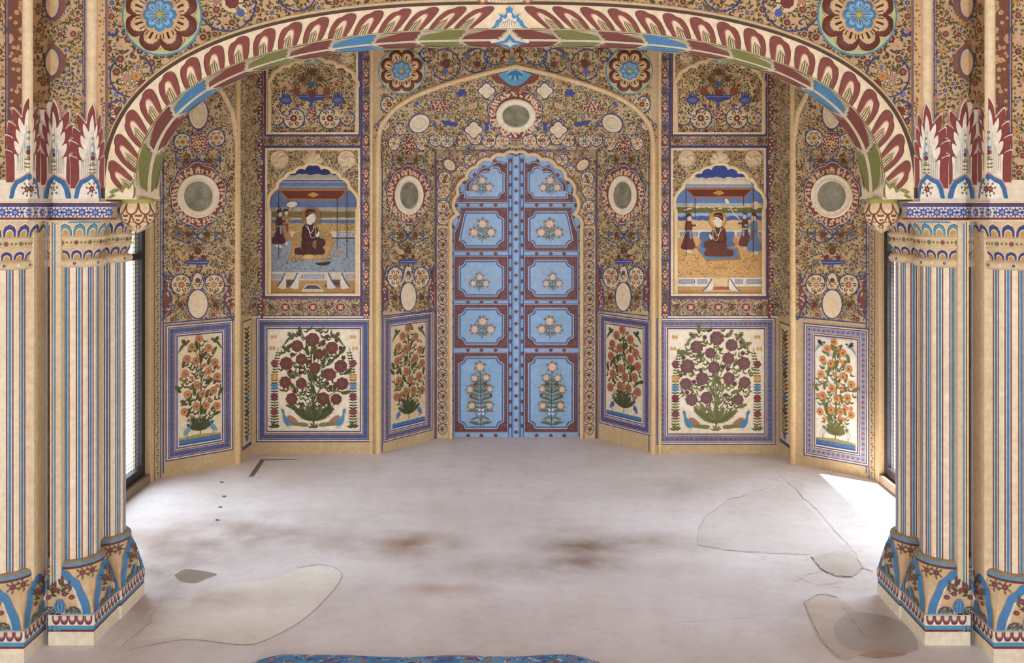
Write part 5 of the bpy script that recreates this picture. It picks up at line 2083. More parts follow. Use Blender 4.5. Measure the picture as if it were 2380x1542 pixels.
def panel_canvas(S, TL, BR, lift=.004):
    """flat canvas of a rectangle on a wall: unit = 2.6 mm"""
    a, b = S.at(*TL), S.at(*BR)
    u = S.n.cross(V((0, 0, 1)))
    u = -u if u.dot(b - a) < 0 else u
    u.normalize()
    un = .0026
    W, H = (b - a).dot(u) / un, (a.z - b.z) / un
    o = a + S.n * lift
    return uvsurf(o, u * un, V((0, 0, -un)), S.n), W, H, a


def panel_border(P, W, H, B, col, dcol, bg=None):
    cr = C('e9d6b4')
    P.base = 2
    P.rect(0, 0, W, H, cr, 0)
    P.frame(0, 0, W, H, 2.6, C('2c479c'), 1)
    P.frame(B * .17, B * .17, W - B * .17, H - B * .17, 2.2, C('7a4038'), 1)
    P.frame(B * .27, B * .27, W - B * .27, H - B * .27, B * .36, col, 1)
    P.frame(B * .66, B * .66, W - B * .66, H - B * .66, 2.2, C('8a4a40'), 1)
    P.frame(B * .80, B * .80, W - B * .80, H - B * .80, 2.8, C('2c479c'), 1)
    c = B * .45
    step = 11.5
    for horiz in (True, False):
        Ln = (W if horiz else H) - 2 * c
        n = max(3, int(Ln / step))
        for i in range(n + 1):
            q = c + Ln * i / n
            for z in (c, (H if horiz else W) - c):
                x, y = (q, z) if horiz else (z, q)
                P.star(x, y, 4.4, 4, dcol, 2, .5, 0)
                P.star(x, y, 3.4, 4, dcol, 2, .5, PI / 4, C('c59a86'))


def mural(S, TL, BR, label, kind, data, cols, seed, B=31):
    surf, W, H, a = panel_canvas(S, TL, BR)
    ctr = a + S.n * .002
    t = thing('mural', tuple(ctr), label, 'mural', 'large peony murals' if kind == 'peony' else 'orange flower murals')
    m = Mesh()
    m.prism([surf.at(0, 0), surf.at(W, 0), surf.at(W, H), surf.at(0, H)], -S.n * .004, C('e9d6b4'))
    P = Paint(m, surf)
    panel_border(P, W, H, B, cols['band'], cols['dot'])
    m.build('border', PAINT, t, tuple(ctr))
    m = Mesh()
    P = Paint(m, surf)
    P.base = 5
    x0, y0, x1, y1 = B, B, W - B, H - B
    P.rect(x0, y0, x1, y1, cols['bg'], 0)
    w, h = x1 - x0, y1 - y0
    rng = random.Random(seed)
    X = lambda u: x0 + u * w
    Y = lambda v: y0 + v * h
    lf = cols['leaf']
    if kind == 'peony':
        bx, by = X(.5), Y(.90)
        fl = [(X(u), Y(v), r * w) for u, v, r in data]
        ell = lambda x, y: ((x - X(.5)) / (w * .385)) ** 2 + ((y - Y(.42)) / (h * .44)) ** 2 < 1
        stem(P, [(bx, Y(.985)), (bx, Y(.8)), (X(.47), Y(.5)), (X(.48), Y(.12))], 3, lf[0], 2)
        for (x, y, r) in fl:
            stem(P, [(bx, min(by, y + h * .36)), (bx + (x - bx) * .35, y + h * .17), (x, y + r * .6)], 1.8, lf[0], 2)
        occ = [(x, y, r + 2) for x, y, r in fl]
        for k in range(2600):
            x, y = rng.uniform(x0, x1), rng.uniform(y0, Y(.86))
            if not ell(x, y): continue
            if any((x - a_) ** 2 + (y - b_) ** 2 < (r_ + 2) ** 2 for a_, b_, r_ in occ): continue
            an = math.atan2(y - Y(.95), x - bx) + rng.uniform(-.9, .9)
            u = rng.random()
            if u < .12:
                P.carn(x, y, 6, cols['fl'], rng, 4)
                P.leaf(x, y + 4, PI / 2 + .4, 8, 3, lf[1], 4)
                occ.append((x, y, 8))
            elif u < .3:
                acanthus(P, x, y, an, 24, 6.5, lf[rng.randint(0, 1)], 3, rng.choice([-.2, .2]), 6, lf[2])
                occ.append((x + 12 * math.cos(an), y + 12 * math.sin(an), 9))
            else:
                for d in (-.5, .5):
                    P.leaf(x, y, an + d, rng.uniform(9, 14), 4.4, lf[rng.randint(0, 2)], 3, d * .5)
                occ.append((x, y, 4.6))
        for s in (-1, 1):
            acanthus(P, bx + s * 4, Y(.90), -.45 if s > 0 else PI + .45, w * .24, 11, lf[0], 5, -.12 * s, 9, lf[2])
            acanthus(P, bx + s * 3, Y(.88), -.95 if s > 0 else PI + .95, w * .15, 8, lf[1], 5, -.15 * s, 7, lf[2])
        acanthus(P, bx, Y(.92), -PI / 2, h * .2, 9, lf[0], 5, 0, 9, lf[2])
        P.spray(bx, Y(.985), 2, 5, 14, 5, lf[1], 4, .1, PI * 1.02, PI * 1.98)
        for (x, y, r) in fl:
            P.rose(x, y, r, cols['fl'], 8, 8, None, None, rng)
            P.rose(x, y, r * .93, cols['fl2'], 9, 8, cols['fl3'], None, rng)
            P.rose(x, y, r * .30, cols['mid'], 12, 6, None, C('3a3a34'), rng)
        for s, u in ((-1, .065), (1, .94)):
            x = X(u)
            stem(P, [(x, Y(.985)), (x, Y(.6)), (x, Y(.35)), (x - s * w * .045, Y(.17))], 1.4, lf[1], 3)
            for k in range(26):
                y = Y(.93 - k * .028)
                dx = -s * w * .05 * max(0, (k - 16) / 10) ** 1.5
                for q in (-1, 1):
                    P.leaf(x + dx, y, -PI / 2 + q * 1.0, 13 - k * .22, 4.2, lf[k % 3], 4, .3 * q)
            for (v, c, st) in ((.33, C('7f3f48'), 0), (.47, C('d59a40'), 1), (.565, C('4a86b8'), 2), (.665, C('7f3040'), 0), (.82, C('84484c'), 0)):
                if st: P.star(x, Y(v), 12, 6, c, 6, .5, -PI / 2)
                else: P.carn(x, Y(v), 10, c, rng, 6)
            P.spray(x, Y(.985), 2, 5, 15, 6, lf[0], 5, .1, PI * 1.05, PI * 1.95)
            peacock(P, X(.5 - s * -.27) if 0 else X(.5 + s * .275), Y(.87), .85, -s)
            gb, hd = cols['bird']
            bird(P, X(.5 + s * .245), Y(.06), .85, -s, gb, C('5a6238') if gb != C('5a6238') else gb, hd)
            for (uu, v) in ((.44, .065), (.46, .18)):
                xx, yy = X(.5 + s * uu), Y(v)
                for q in (-1, 1):
                    P.ell(xx + q * 4, yy, 3.4, 5, C('d9a04a'), 5, 8)
    else:
        bx = X(.5)
        fl = [(X(u), Y(v), r * w) for u, v, r in data]
        stem(P, [(bx, Y(.94)), (bx, Y(.7)), (X(.52), Y(.4)), (X(.47), Y(.04))], 2.4, lf[0], 2)
        for (x, y, r) in fl:
            stem(P, [(bx, min(Y(.88), y + h * .16)), (bx + (x - bx) * .5, y + h * .06), (x, y)], 1.4, lf[0], 2)
        occ = [(x, y, r + 1) for x, y, r in fl]
        ell = lambda x, y: ((x - X(.5)) / (w * .47)) ** 2 + ((y - Y(.45)) / (h * .42)) ** 2 < 1
        for k in range(1500):
            x, y = rng.uniform(x0, x1), rng.uniform(y0, Y(.86))
            if not ell(x, y): continue
            if any((x - a_) ** 2 + (y - b_) ** 2 < (r_ + 3) ** 2 for a_, b_, r_ in occ): continue
            an = math.atan2(y - Y(1.1), (x - bx) * 1.3) + rng.uniform(-.8, .8)
            if rng.random() < .14:
                P.carn(x, y, 5, cols['fl'], rng, 4)
            elif rng.random() < .3:
                acanthus(P, x, y, an, 20, 5.5, lf[rng.randint(0, 1)], 3, .15, 5, lf[2])
            else:
                for d in (-.5, .5):
                    P.leaf(x, y, an + d, rng.uniform(7, 12), 3.8, lf[rng.randint(0, 2)], 3, d * .5)
            occ.append((x, y, 4))
        for s in (-1, 1):
            for (a_, l_) in ((.35, .36), (.75, .30), (1.1, .3)):
                acanthus(P, bx, Y(.88), -a_ if s > 0 else PI + a_, w * l_, 7, lf[0], 5, -.12 * s, 7, lf[2])
        for (x, y, r) in fl:
            P.rose(x, y, r, cols['fl'], 8, 12, None, None, rng)
            P.rose(x, y, r * .86, cols['fl2'], 9, 10, cols['fl3'], None, rng)
            P.dot(x, y, r * .3, cols['mid'], 12, 8)
        for s in (-1, 1):
            bird(P, X(.5 + s * .36), Y(.055), .75, -s, cols['bird'][0], cols['bird'][1], cols['bird'][1], 20, 1.1)
            crane(P, X(.5 + s * .37), Y(.865), .95, -s, cols['crane'])
        n = 14
        if cols.get('ground'):
            P.poly([(x0, Y(.935)), (X(.25), Y(.925)), (X(.5), Y(.918)), (X(.75), Y(.928)), (x1, Y(.935)), (x1, Y(.965)), (x0, Y(.965))], C('a39a52'), 2)
        P.poly([(x0, Y(.955))] + [(X((i + .5) / n), Y(.948 + .006 * (i % 2))) for i in range(n)] + [(x1, Y(.955)), (x1, y1), (x0, y1)], C('3f6ea6'), 3)
        P.rect(x0, Y(.985), x1, y1, C('2b4f96'), 4)
    m.build('field', PAINT, t, tuple(ctr))
    return t


peL = [((x - 238) / 710, (y - 385) / 790, r / 710 * 1.08) for x, y, r in ((585, 458, 52), (463, 508, 45), (737, 523, 47), (637, 572, 40), (497, 614, 43), (378, 648, 50), (808, 670, 48), (604, 683, 43), (721, 735, 48), (369, 797, 45), (496, 806, 42), (820, 808, 48), (420, 930, 45), (668, 927, 48), (772, 932, 42))]
peR = [((x - 700) / 725, (y - 395) / 790, r / 725 * 1.08) for x, y, r in ((1068, 455, 52), (912, 523, 47), (1182, 508, 45), (1018, 570, 40), (1156, 612, 44), (842, 670, 50), (1278, 650, 47), (1045, 683, 46), (955, 768, 47), (1162, 765, 45), (828, 810, 45), (1282, 800, 45), (872, 932, 45), (988, 918, 45), (1232, 932, 40))]
daisy = [((x - 152) / 196, (y - 783 - (x - 152) * -.06) / 505, .092) for x, y in ((243, 790), (211, 828), (287, 835), (187, 882), (229, 894), (317, 905), (179, 952), (288, 945), (329, 975), (234, 1010), (311, 1040), (189, 1050), (258, 1052), (230, 1110), (276, 1110), (328, 1115), (175, 1130))]
LEAFS = [C('4c5431'), C('5d6337'), C('3d452b')]
band = C('345a9e')
colsL = dict(band=band, dot=C('5c4a66'), bg=C('efe2cb'), leaf=LEAFS, fl=C('5e2c28'), fl2=C('7d3e36'), fl3=C('5c2924'), mid=C('5e5f60'), bird=(C('5a6238'), C('7a4a48')))
colsR = dict(band=C('5877b4'), dot=C('8a4048'), bg=C('f1e4cf'), leaf=[C('6f7243'), C('7d7e4c'), C('565a34')], fl=C('66404a'), fl2=C('84555a'), fl3=C('633d46'), mid=C('73704f'), bird=(C('7b8450'), C('6f4a58')))
mural(S_FRONT, (596, 739), (863, 1028), 'large mural of dark red peonies and peacocks, left of the door niche', 'peony', peL, colsL, 71)
mural(S_FRONT, (1526, 739), (1802, 1034), 'large mural of faded purple peonies and peacocks, right of the door niche', 'peony', peR, colsR, 72)
dC = dict(band=C('3f62ae'), dot=C('6f4650'), bg=C('ead7b2'), leaf=LEAFS, fl=C('b0683a'), fl2=C('cf8a4c'), fl3=C('a85a34'), mid=C('8a5030'), bird=(C('5a6238'), C('4a5230')), crane=C('6a9cc4'), ground=True)
mural(S_SDIAG, (384, 757), (541, 1046), 'tall orange flower mural with blue cranes, on the far left splayed wall', 'daisy', daisy, dC, 73)
dR = dict(dC, bg=C('f6eedf'), band=C('7f9ac8'), dot=C('9a5050'), fl=C('cf8030'), fl2=C('e39b3c'), fl3=C('c0702c'), leaf=[C('75753f'), C('858349'), C('5f6236')], bird=(C('9aa6a8'), C('3a3a40')), crane=C('d8d4c8'))  # paler ground: the sunlit wall's brightness is put into the colour


def mplane(S):
    n = S.n
    p = S.at(700, 700)
    return plane((-p.x, p.y, p.z), (-n.x, n.y, n.z))


S_SD_R, S_ND_R = mplane(S_SDIAG), mplane(S_NDIAG)
mural(S_SD_R, (1869, 751), (2021, 1086), 'tall orange flower mural with pale birds, on the sunlit splayed wall at far right', 'daisy', daisy, dR, 74)
nC = dict(dC, bg=C('dfc79c'), fl=C('a8683a'), fl2=C('bb7a42'), fl3=C('94522e'), ground=False, crane=C('4f6ea6'), band=C('54679f'))
mural(S_NDIAG, (890, 738), (1004, 1000), 'slim orange flower mural on the left cheek of the door niche', 'daisy', daisy, nC, 75, 29)
nR = dict(nC, bg=C('e3d3b4'), fl=C('a85a34'), fl2=C('b9653a'), fl3=C('8f4528'), bird=(C('4a4a40'), C('3c4034')), band=C('3a4c9c'), crane=C('3f5ea6'))
mural(S_ND_R, (1394, 728), (1513, 1014), 'slim rust flower mural with grey parrots, on the right cheek of the door niche', 'daisy', daisy, nR, 76, 29)
# narrow painted strips on the short returns
for S, TL, BR, lab in ((S_RET, (562, 748), (583, 1034), 'narrow painted vine strip on the left return, beside the peony mural'), (mplane(S_RET), (1813, 747), (1838, 1045), 'narrow painted vine strip on the right return, beside the faded peony mural')):
    surf, W, H, a = panel_canvas(S, TL, BR, .003)
    m = Mesh()
    m.prism([surf.at(0, 0), surf.at(W, 0), surf.at(W, H), surf.at(0, H)], -S.n * .003, C('dcc093'))
    P = Paint(m, surf)
    P.frame(0, 0, W, H, 3.4, C('6a5a58'), 1)
    P.rect(3, H - 9, W - 3, H - 3, C('33509c'), 2)
    P.line([(W / 2, 20), (W / 2, H - 14)], 1.6, LEAFS[0], 2)
    for k in range(26):
        for q in (-1, 1):
            P.leaf(W / 2, 26 + k * (H - 40) / 26, -PI / 2 + q * .9, W * .36, 6, LEAFS[k % 3], 3, .3 * q)
        if k % 3 == 1: P.carn(W / 2, 26 + k * (H - 40) / 26, W * .14, [C('7a3b33'), C('b87a3a'), C('3f5f9f')][k // 3 % 3], rng, 5)
    o = m.build('vine_mural', PAINT, None, tuple(a), label=lab, cat='mural', group='narrow vine murals')
# ------------------------------------------------------------------ painted niches
def niche_box(cusps, xc, bottom, label, r=.012):
    op = opening(cusps, xc, bottom)
    c = S_FRONT.at(xc, bottom)
    t = thing('painted_niche', tuple(c), label, 'niche', 'painted wall niches')
    m = Mesh()
    q0 = [S_FRONT.at(x, y) for x, y in op]
    D = V((0, .035, 0))
    for a, b in zip(q0, q0[1:] + q0[:1]):
        m.face([a, b, b + D, a + D], C('e3c694'))
    m.face([p + D for p in q0], C('e3c694'))
    return t, m, op, c


def rim(t, op, c, r=.012, col='e6c896'):
    m = Mesh()
    tube(m, S_FRONT, offset(op, 2.6, False), r, C(col), lift=.42)
    m.build('cusped_rim', PAINT, t, tuple(c))


def pinwheel(t, x, y, r, c):
    n, u, w = disc_thing_axes((0, -1, 0))
    o = S_FRONT.at(x, y)
    m = Mesh()
    R = r * YF / F
    pc = C('dcc098')
    rows = []
    for i in range(49):
        a = 2 * PI * i / 48
        fl = .5 + .5 * math.cos(5 * (a))
        rows.append([o + (u * math.cos(a + tw) + w * math.sin(a + tw)) * R * q + n * (h + hh * fl) for q, h, hh, tw in ((1, 0, 0, 0), (1, .010, 0, 0), (.93, .013, 0, 0), (.9, .006, 0, 0), (.72, .006, .008, .2), (.45, .006, .008, .55), (.22, .008, .004, .9), (.16, .014, 0, 1), (.0, .016, 0, 1))])
    m.grid(rows, pc)
    m.build('pinwheel_boss', PAINT, t, tuple(c))


def fan_lily(t, x, y, k, c, col):
    n, u, w = disc_thing_axes((0, -1, 0))
    o = S_FRONT.at(x, y)
    for a, l in ((PI / 2, .075), (PI / 2 - .62, .07), (PI / 2 + .62, .07), (PI / 2 - 1.25, .066), (PI / 2 + 1.25, .066)):
        m = Mesh()
        bump_petal(m, o, n, u, w, a, .004, l * k, .021 * k, .012, col, col, None)
        m.build('lily_petal', PAINT, t, tuple(c))


def person(P, x, y, k, s, coat, sash, hat, skin, h=8, seat=False):
    """standing attendant in a long coat, in profile; s = facing"""
    f = lambda q: [(x + s * a * k, y + b * k) for a, b in q]
    g = lambda q: smooth(f(q), 3)
    P.poly(f([(-3, 40), (2, 40), (8, 47), (2, 48), (-3, 46)]), skin, h)
    P.poly(f([(-8, 38), (-4, 38), (-1, 45), (-6, 46), (-8, 44)]), skin, h)
    P.poly(g([(-5, 2), (5, 2), (8, 16), (14, 36), (0, 40), (-16, 37), (-9, 16), (-5, 2)]), coat, h + 1)
    P.poly(g([(-6, -16), (-2, -19), (4, -18), (7, -10), (6, 3), (-6, 3), (-7, -8), (-6, -16)]), coat, h + 2)
    P.line(f([(-5, 2), (6, 2)]), 3.6 * k, sash, h + 3)
    P.poly(f([(1, 3), (5, 3), (6, 18), (2, 18)]), sash, h + 3)
    P.line(f([(2, -14), (9, -8), (15, -10)]), 3.6 * k, coat, h + 4)
    P.dot(x + s * 16 * k, y - 10 * k, 1.8 * k, skin, h + 5, 7)
    P.poly(g([(-3, -29), (3, -30), (5, -26), (6.4, -24), (5, -22), (4, -19), (0, -18), (-3, -22), (-3, -29)]), skin, h + 4)
    P.poly(g([(-5, -27), (-4, -32), (1, -34), (5, -31), (4, -28), (-1, -27), (-4, -24), (-5, -27)]), hat, h + 5)
    P.dot(x + s * 3.6 * k, y - 26 * k, .6 * k, C('2a2020'), h + 6, 6)


def canopy(P, x0, x1, yt, xi0, xi1, yb, poles, dx=0):
    P.poly([(x0, yt), (x1, yt), (xi1, yb), (xi0, yb)], C('a86c2c'), 5)
    P.poly([(x0 + 7, yt + 5), (x1 - 7, yt + 5), (xi1 - 2, yb - 4), (xi0 + 2, yb - 4)], C('6a3022'), 6)
    cx, cy = (x0 + x1) / 2, (yt + yb) / 2 + .5
    P.poly([(cx - 14, cy), (cx - 5, cy - 4.5), (cx, cy - 6), (cx + 5, cy - 4.5), (cx + 14, cy), (cx + 5, cy + 4.5), (cx, cy + 6), (cx - 5, cy + 4.5)], C('bf8836'), 7)
    for (x, a, b, h) in poles:
        P.line([(x, a), (x, b)], 1.5, C('4f2a2c'), h)


def tiles(P, x0, y0, x1, y1, h=6):
    P.rect(x0, y0, x1, y1, C('d9d3c4'), h)
    rg = random.Random(int(x0))
    n = max(2, int((x1 - x0) / 4))
    for i in range(n):
        x = x0 + (i + .5) * (x1 - x0) / n
        P.ring(x, (y0 + y1) / 2, 1.7, (y1 - y0) * .34, .9, C('35549c'), h + 1, 8)
    P.frame(x0 + .8, y0 + .8, x1 - .8, y1 - .8, .8, C('35549c'), h + 1)


S_N = S_NPLANE
rg = random.Random(77)
# left lower niche: ruler under a maroon canopy, facing right
t, m, op, c = niche_box(LOW_CUSP, XN_L, 682, 'arched niche painting of a haloed seated figure facing right, left of the door')
m.build('lining', PAINT, t, tuple(c))
m = Mesh()
P = Paint(m, S_N)
O = lambda a, b: (600 + a / 4.673, 370 + b / 4.673)
def band_(P, y0, y1, col, h, x0=620, x1=836, wob=0, top=None):
    """horizontal wash of the painting, kept inside the niche opening"""
    ys = [y for _, y in op]
    n = 26
    up = [(x0 + (x1 - x0) * i / n, y0 + (rg.uniform(-wob, wob))) for i in range(n + 1)]
    pts = up + [(x1, y1), (x0, y1)]
    P.poly(pts, col, h)
def clipped(P):
    return P
SKYB, LAND = C('6b80aa'), C('7a6a36')
band_(P, 375, 408, C('22336f'), 1)
band_(P, 406, 424, C('a9a294'), 2, wob=2.4)
band_(P, 414, 424, C('b8b0a0'), 3, wob=2)
band_(P, 424, 492, C('63779f'), 2)
band_(P, 419, 422, C('44578c'), 4, x0=650)
band_(P, 432, 437, C('8090ae'), 3)
band_(P, 470, 482, C('5670a6'), 3)
band_(P, 482, 492, C('a99f8e'), 3)
band_(P, 492, 509, LAND, 4, wob=1.0)
band_(P, 506, 513, C('b9ac92'), 5, wob=.6)
band_(P, 511, 521, C('53699a'), 5)
band_(P, 519, 552, C('b48d50'), 6, wob=2.0)
band_(P, 538, 556, C('d0c2a2'), 7)
for k in range(150):
    P.dot(rg.uniform(629, 826), rg.uniform(521, 537), rg.uniform(.6, 1.6), C(rg.choice(['8a6636', '7a5a30', 'c9a46a'])), 7, 6)
tiles(P, 786, 539, 824, 551, 8)
tiles(P, 630, 540, 660, 551, 8)
band_(P, 553, 636, C('8f9cab'), 7)
P.rect(629, 552, 826, 555, C('4a2c2a'), 8)
for k in range(300):
    x, y = rg.uniform(631, 824), rg.uniform(558, 630)
    P.leaf(x, y, rg.random() * 6, rg.uniform(3, 5), 1.5, C(rg.choice(['3d444c', '4a4a44', '5c6670'])), 9, .6)
canopy(P, 645, 812, 439, 668, 788, 466, ((649, 444, 602, 24), (670, 464, 490, 8), (784.5, 460, 580, 24), (807, 444, 601, 24)))
person(P, *O(300, 700), 1.03, 1, C('a57a4e'), C('6a3c2e'), C('4a2622'), C('d9cdbc'), 10)
person(P, *O(232, 720), 1.10, 1, C('512a2c'), C('8a94a0'), C('4a2622'), C('d9cdbc'), 13)
P.line([O(205, 480), O(300, 610)], 2.4, C('6a5230'), 22)
P.ell(*O(372, 492), 12.5, 6.5, C('d9cbb0'), 20, 14, -.15)
P.line([O(400, 525), O(350, 580)], 1.6, C('8a5a34'), 20)
P.poly([O(390, 900), O(850, 895), O(745, 1095), O(325, 1095)], C('b67a34'), 10)
P.poly([O(408, 905), O(815, 905), O(728, 1083), O(350, 1083)], C('b9975f'), 11)
P.poly(smooth([O(385, 880), O(400, 800), O(560, 778), O(760, 780), O(805, 850), O(780, 940), O(420, 960), O(385, 880)], 4), C('a98a55'), 12)
for k in range(90):
    P.dot(*O(rg.uniform(395, 790), rg.uniform(800, 940)), .9, C('6a4c2a'), 13, 6)
for k in range(70):
    P.dot(*O(rg.uniform(390, 720), rg.uniform(1020, 1078)), .8, C('6a4c2a'), 12, 6)
P.ell(*O(392, 885), 4.6, 14, C('b67a34'), 14, 14)
P.ell(*O(786, 895), 4.6, 14, C('b67a34'), 14, 14)


def ruler(P, cx, cy, k, s, coat, halo1, halo2, h=15):
    """haloed seated figure in profile; s = facing"""
    g = lambda q, n=3: smooth([(cx + s * a * k, cy + b * k) for a, b in q], n)
    P.ell(cx + s * 4 * k, cy - 52 * k, 23 * k, 23.5 * k, halo1, h, 28)
    P.ell(cx + s * 4 * k, cy - 52 * k, 19 * k, 19.5 * k, halo2, h + 1, 28)
    P.poly(g([(-36, 33), (-34, 24), (-18, 22), (-4, 22), (10, 5), (28, 0), (38, 6), (38, 16), (32, 22), (38, 30), (34, 38), (10, 40), (-22, 40), (-34, 38), (-36, 33)]), coat, h + 2)
    P.poly(g([(-17, -26), (-10, -34), (6, -35), (16, -28), (22, -14), (24, 2), (14, 14), (8, 26), (-18, 26), (-18, 0), (-17, -26)]), coat, h + 3)
    P.line(g([(-10, -24), (-16, -4), (-8, 4), (12, 0), (20, -8)], 3), 6.5 * k, C('442024') if coat != C('6a3a26') else C('5a2e1e'), h + 4)
    P.poly(g([(16, -8), (22, -16), (25, -14), (24, -6), (18, -2), (16, -8)]), C('e0d4c2'), h + 6)
    P.poly(g([(-6, -40), (-7, -54), (0, -62), (10, -62), (14, -56), (14.5, -52), (17.5, -48), (14.5, -46), (14, -41), (8, -38), (6, -33), (-4, -34), (-6, -40)]), C('e3d9c8'), h + 5)
    P.poly(g([(-10, -54), (-9, -64), (-4, -70), (3, -70), (10, -69), (15, -64), (14, -60), (4, -59), (-3, -54), (-8, -50), (-10, -54)]), C('4a2420'), h + 6)
    P.line(g([(-8, -56), (2, -63), (14, -62)]), 1.3 * k, C('b0803a'), h + 7)
    P.dot(cx + s * 11.5 * k, cy - 52.5 * k, .9 * k, C('2a2020'), h + 7, 6)
    P.line(g([(8, -55.5), (13, -55.5)]), .8 * k, C('4a3a30'), h + 7)
    P.line(g([(11, -43.5), (14, -43.5)]), .8 * k, C('a05a4a'), h + 7)
    for q in (0, 1):
        P.line(g([(-9 + q * 5, -32), (-1 + q * 2, -20 + q * 4), (4, -14 + q * 2), (9, -20), (13 - q * 2, -31)]), 1.1 * k, C('d9cdb6'), h + 7)
    P.line(g([(-4, -31), (2, -10), (6, -1), (14, -4), (16, -18), (14, -30)]), 1.3 * k, C('d9cdb6'), h + 8)


cx, cy = O(560, 860)
ruler(P, cx, cy, .96, 1, C('4c2728'), C('a5682c'), C('7e7448'))
P.poly([O(600, 890), O(640, 880), O(630, 980), O(590, 950)], C('94602c'), 20)
P.line([O(620, 920), O(500, 1040), O(410, 1120)], 1.1, C('4a2a22'), 24)
P.ring(*O(392, 1092), 5, 6.5, 1.1, C('4a3a30'), 24, 12)
P.ell(*O(555, 1062), 13, 6, C('d0a662'), 22, 14)
P.poly([O(625, 1130), O(800, 1112), O(770, 1145), O(700, 1160), O(650, 1150)], C('4a2a28'), 14)
P.ell(*O(850, 1055), 12, 2.6, C('b67a34'), 12, 10)
P.ell(*O(880, 1010), 11, 2.6, C('b67a34'), 12, 10)
band_(P, 633, 655, C('cfc3a8'), 12)
P.rect(625, 632, 665, 634, C('ded4bd'), 13)
for (a, b) in ((135, 265), (470, 722), (950, 1050)):
    tiles(P, 600 + a / 4.673, 637, 600 + b / 4.673, 650, 14)
band_(P, 652, 690, C('b4884e'), 13)
for (a, b, q) in ((310, 430, 1), (770, 890, 1), (250, 340, 1)):
    for k in range(3):
        P.rect(600 + a / 4.673 - k * 5, 650 + k * 6, 600 + b / 4.673 + (0 if q else k * 5), 656 + k * 6, C('5c3834') if k % 2 else C('77503f'), 14)
for (a, s) in ((300, -1), (435, -1), (760, 1), (905, 1)):
    x = 600 + a / 4.673
    P.poly(smooth([(x, 634), (x + s * 6, 648), (x + s * 14, 662), (x + s * 19, 668), (x - s * 1, 670), (x, 634)], 3), C('d6cebb'), 16)
    P.line(smooth([(x + s * 1, 634), (x + s * 7, 648), (x + s * 14, 660), (x + s * 20, 667)], 3), 3, C('36549c'), 17)
P.poly([O(470, 1430), O(530, 1358), O(650, 1358), O(720, 1430), O(700, 1445), O(490, 1445)], C('cfc6b2'), 16)
P.poly([O(500, 1410), O(540, 1370), O(640, 1370), O(690, 1410)], C('5a5046'), 17)


def trim_mesh(m, op, c):
    """cut the painting to the cusped opening"""
    keep = Mesh()
    px = [S_N.at(x, y) for x, y in op]
    poly = [(p.x, p.z) for p in px]
    xs = [p[0] for p in poly]
    zs = [p[1] for p in poly]
    xc = .5 * (min(xs) + max(xs))

    def zmax(x):
        z = min(zs)
        for (a, za), (b, zb_) in zip(poly, poly[1:]):
            if min(a, b) <= x <= max(a, b) and a != b:
                z = max(z, za + (zb_ - za) * (x - a) / (b - a))
        return z
    x0, x1, z0 = min(xs) + .001, max(xs) - .001, min(zs) + .001
    N = 110
    cut = [x0 + (x1 - x0) * i / N for i in range(N + 1)]
    tops = [zmax(x) - .001 for x in cut]
    for f, col in zip(m.f, m.c):
        pts = [m.v[i] for i in f]
        y = pts[0][1]
        q = [(p[0], p[2]) for p in pts]
        mx = max(p[0] for p in q)
        mn_ = min(p[0] for p in q)
        mz = max(p[1] for p in q)
        if mz < tops[0] and mn_ > x0 and mx < x1 and min(p[1] for p in q) > z0:
            keep.face(pts, col)
            continue
        q = clip(clip(q, x0, 1), x1, -1)
        q = [(b, a) for a, b in q]
        q = clip(q, z0, 1)
        q = [(b, a) for a, b in q]
        if len(q) < 3: continue
        if max(p[1] for p in q) < tops[0]:
            keep.face([(a, y, b) for a, b in q], col)
            continue
        for i in range(N):
            if cut[i + 1] < mn_ or cut[i] > mx: continue
            s = clip(clip(q, cut[i], 1), cut[i + 1], -1)
            if len(s) < 3: continue
            s = [(b, a) for a, b in clip([(b, a) for a, b in s], min(tops[i], tops[i + 1]), -1)]
            if len(s) >= 3: keep.face([(a, y, b) for a, b in s], col)
    return keep


trim_mesh(m, op, c).build('painting', PAINT, t, tuple(c))
rim(t, op, c)
pinwheel(t, 650, 371, 21, c)
pinwheel(t, 806, 371, 21, c)
fan_lily(t, 727.5, 378, 1.0, c, C('d8bd92'))

# right lower niche: ruler facing left on a blue cushion
t, m, op, c = niche_box(LOW_CUSP, XN_R, 682, 'arched niche painting of a haloed seated figure facing left, right of the door')
m.build('lining', PAINT, t, tuple(c))
m = Mesh()
P = Paint(m, S_N)
O = lambda a, b: (1538 + a / 4.82, 380 + b / 4.82)
BX = dict(x0=1565, x1=1782)
band_(P, 375, 416, C('24409a'), 1, **BX)
band_(P, 413, 432, C('cfc3ac'), 2, wob=3, **BX)
band_(P, 420, 434, C('e2d2b2'), 3, wob=2.4, **BX)
band_(P, 429, 490, C('5d7cb8'), 4, **BX)
band_(P, 431, 436, C('8fa6cc'), 5, **BX)
band_(P, 472, 482, C('9fb4cc'), 5, **BX)
band_(P, 478, 490, C('d0b384'), 6, wob=2.6, **BX)
band_(P, 483, 496, C('6f7038'), 7, wob=1.6, **BX)
for k in range(26):
    P.ell(rg.uniform(1578, 1770), rg.uniform(476, 490), rg.uniform(2, 6), 1.6, C('dcc9a0'), 8, 8)
band_(P, 495, 515, C('9db4cf'), 8, **BX)
band_(P, 503, 517, C('3a5aa8'), 9, wob=1.5, **BX)
band_(P, 512, 540, C('dcb77c'), 10, wob=2.4, **BX)
band_(P, 535, 552, C('e6dcc6'), 11, **BX)
tiles(P, 1580, 539, 1622, 551, 12)
tiles(P, 1712, 539, 1768, 551, 12)
band_(P, 552, 646, C('d5a45e'), 11, **BX)
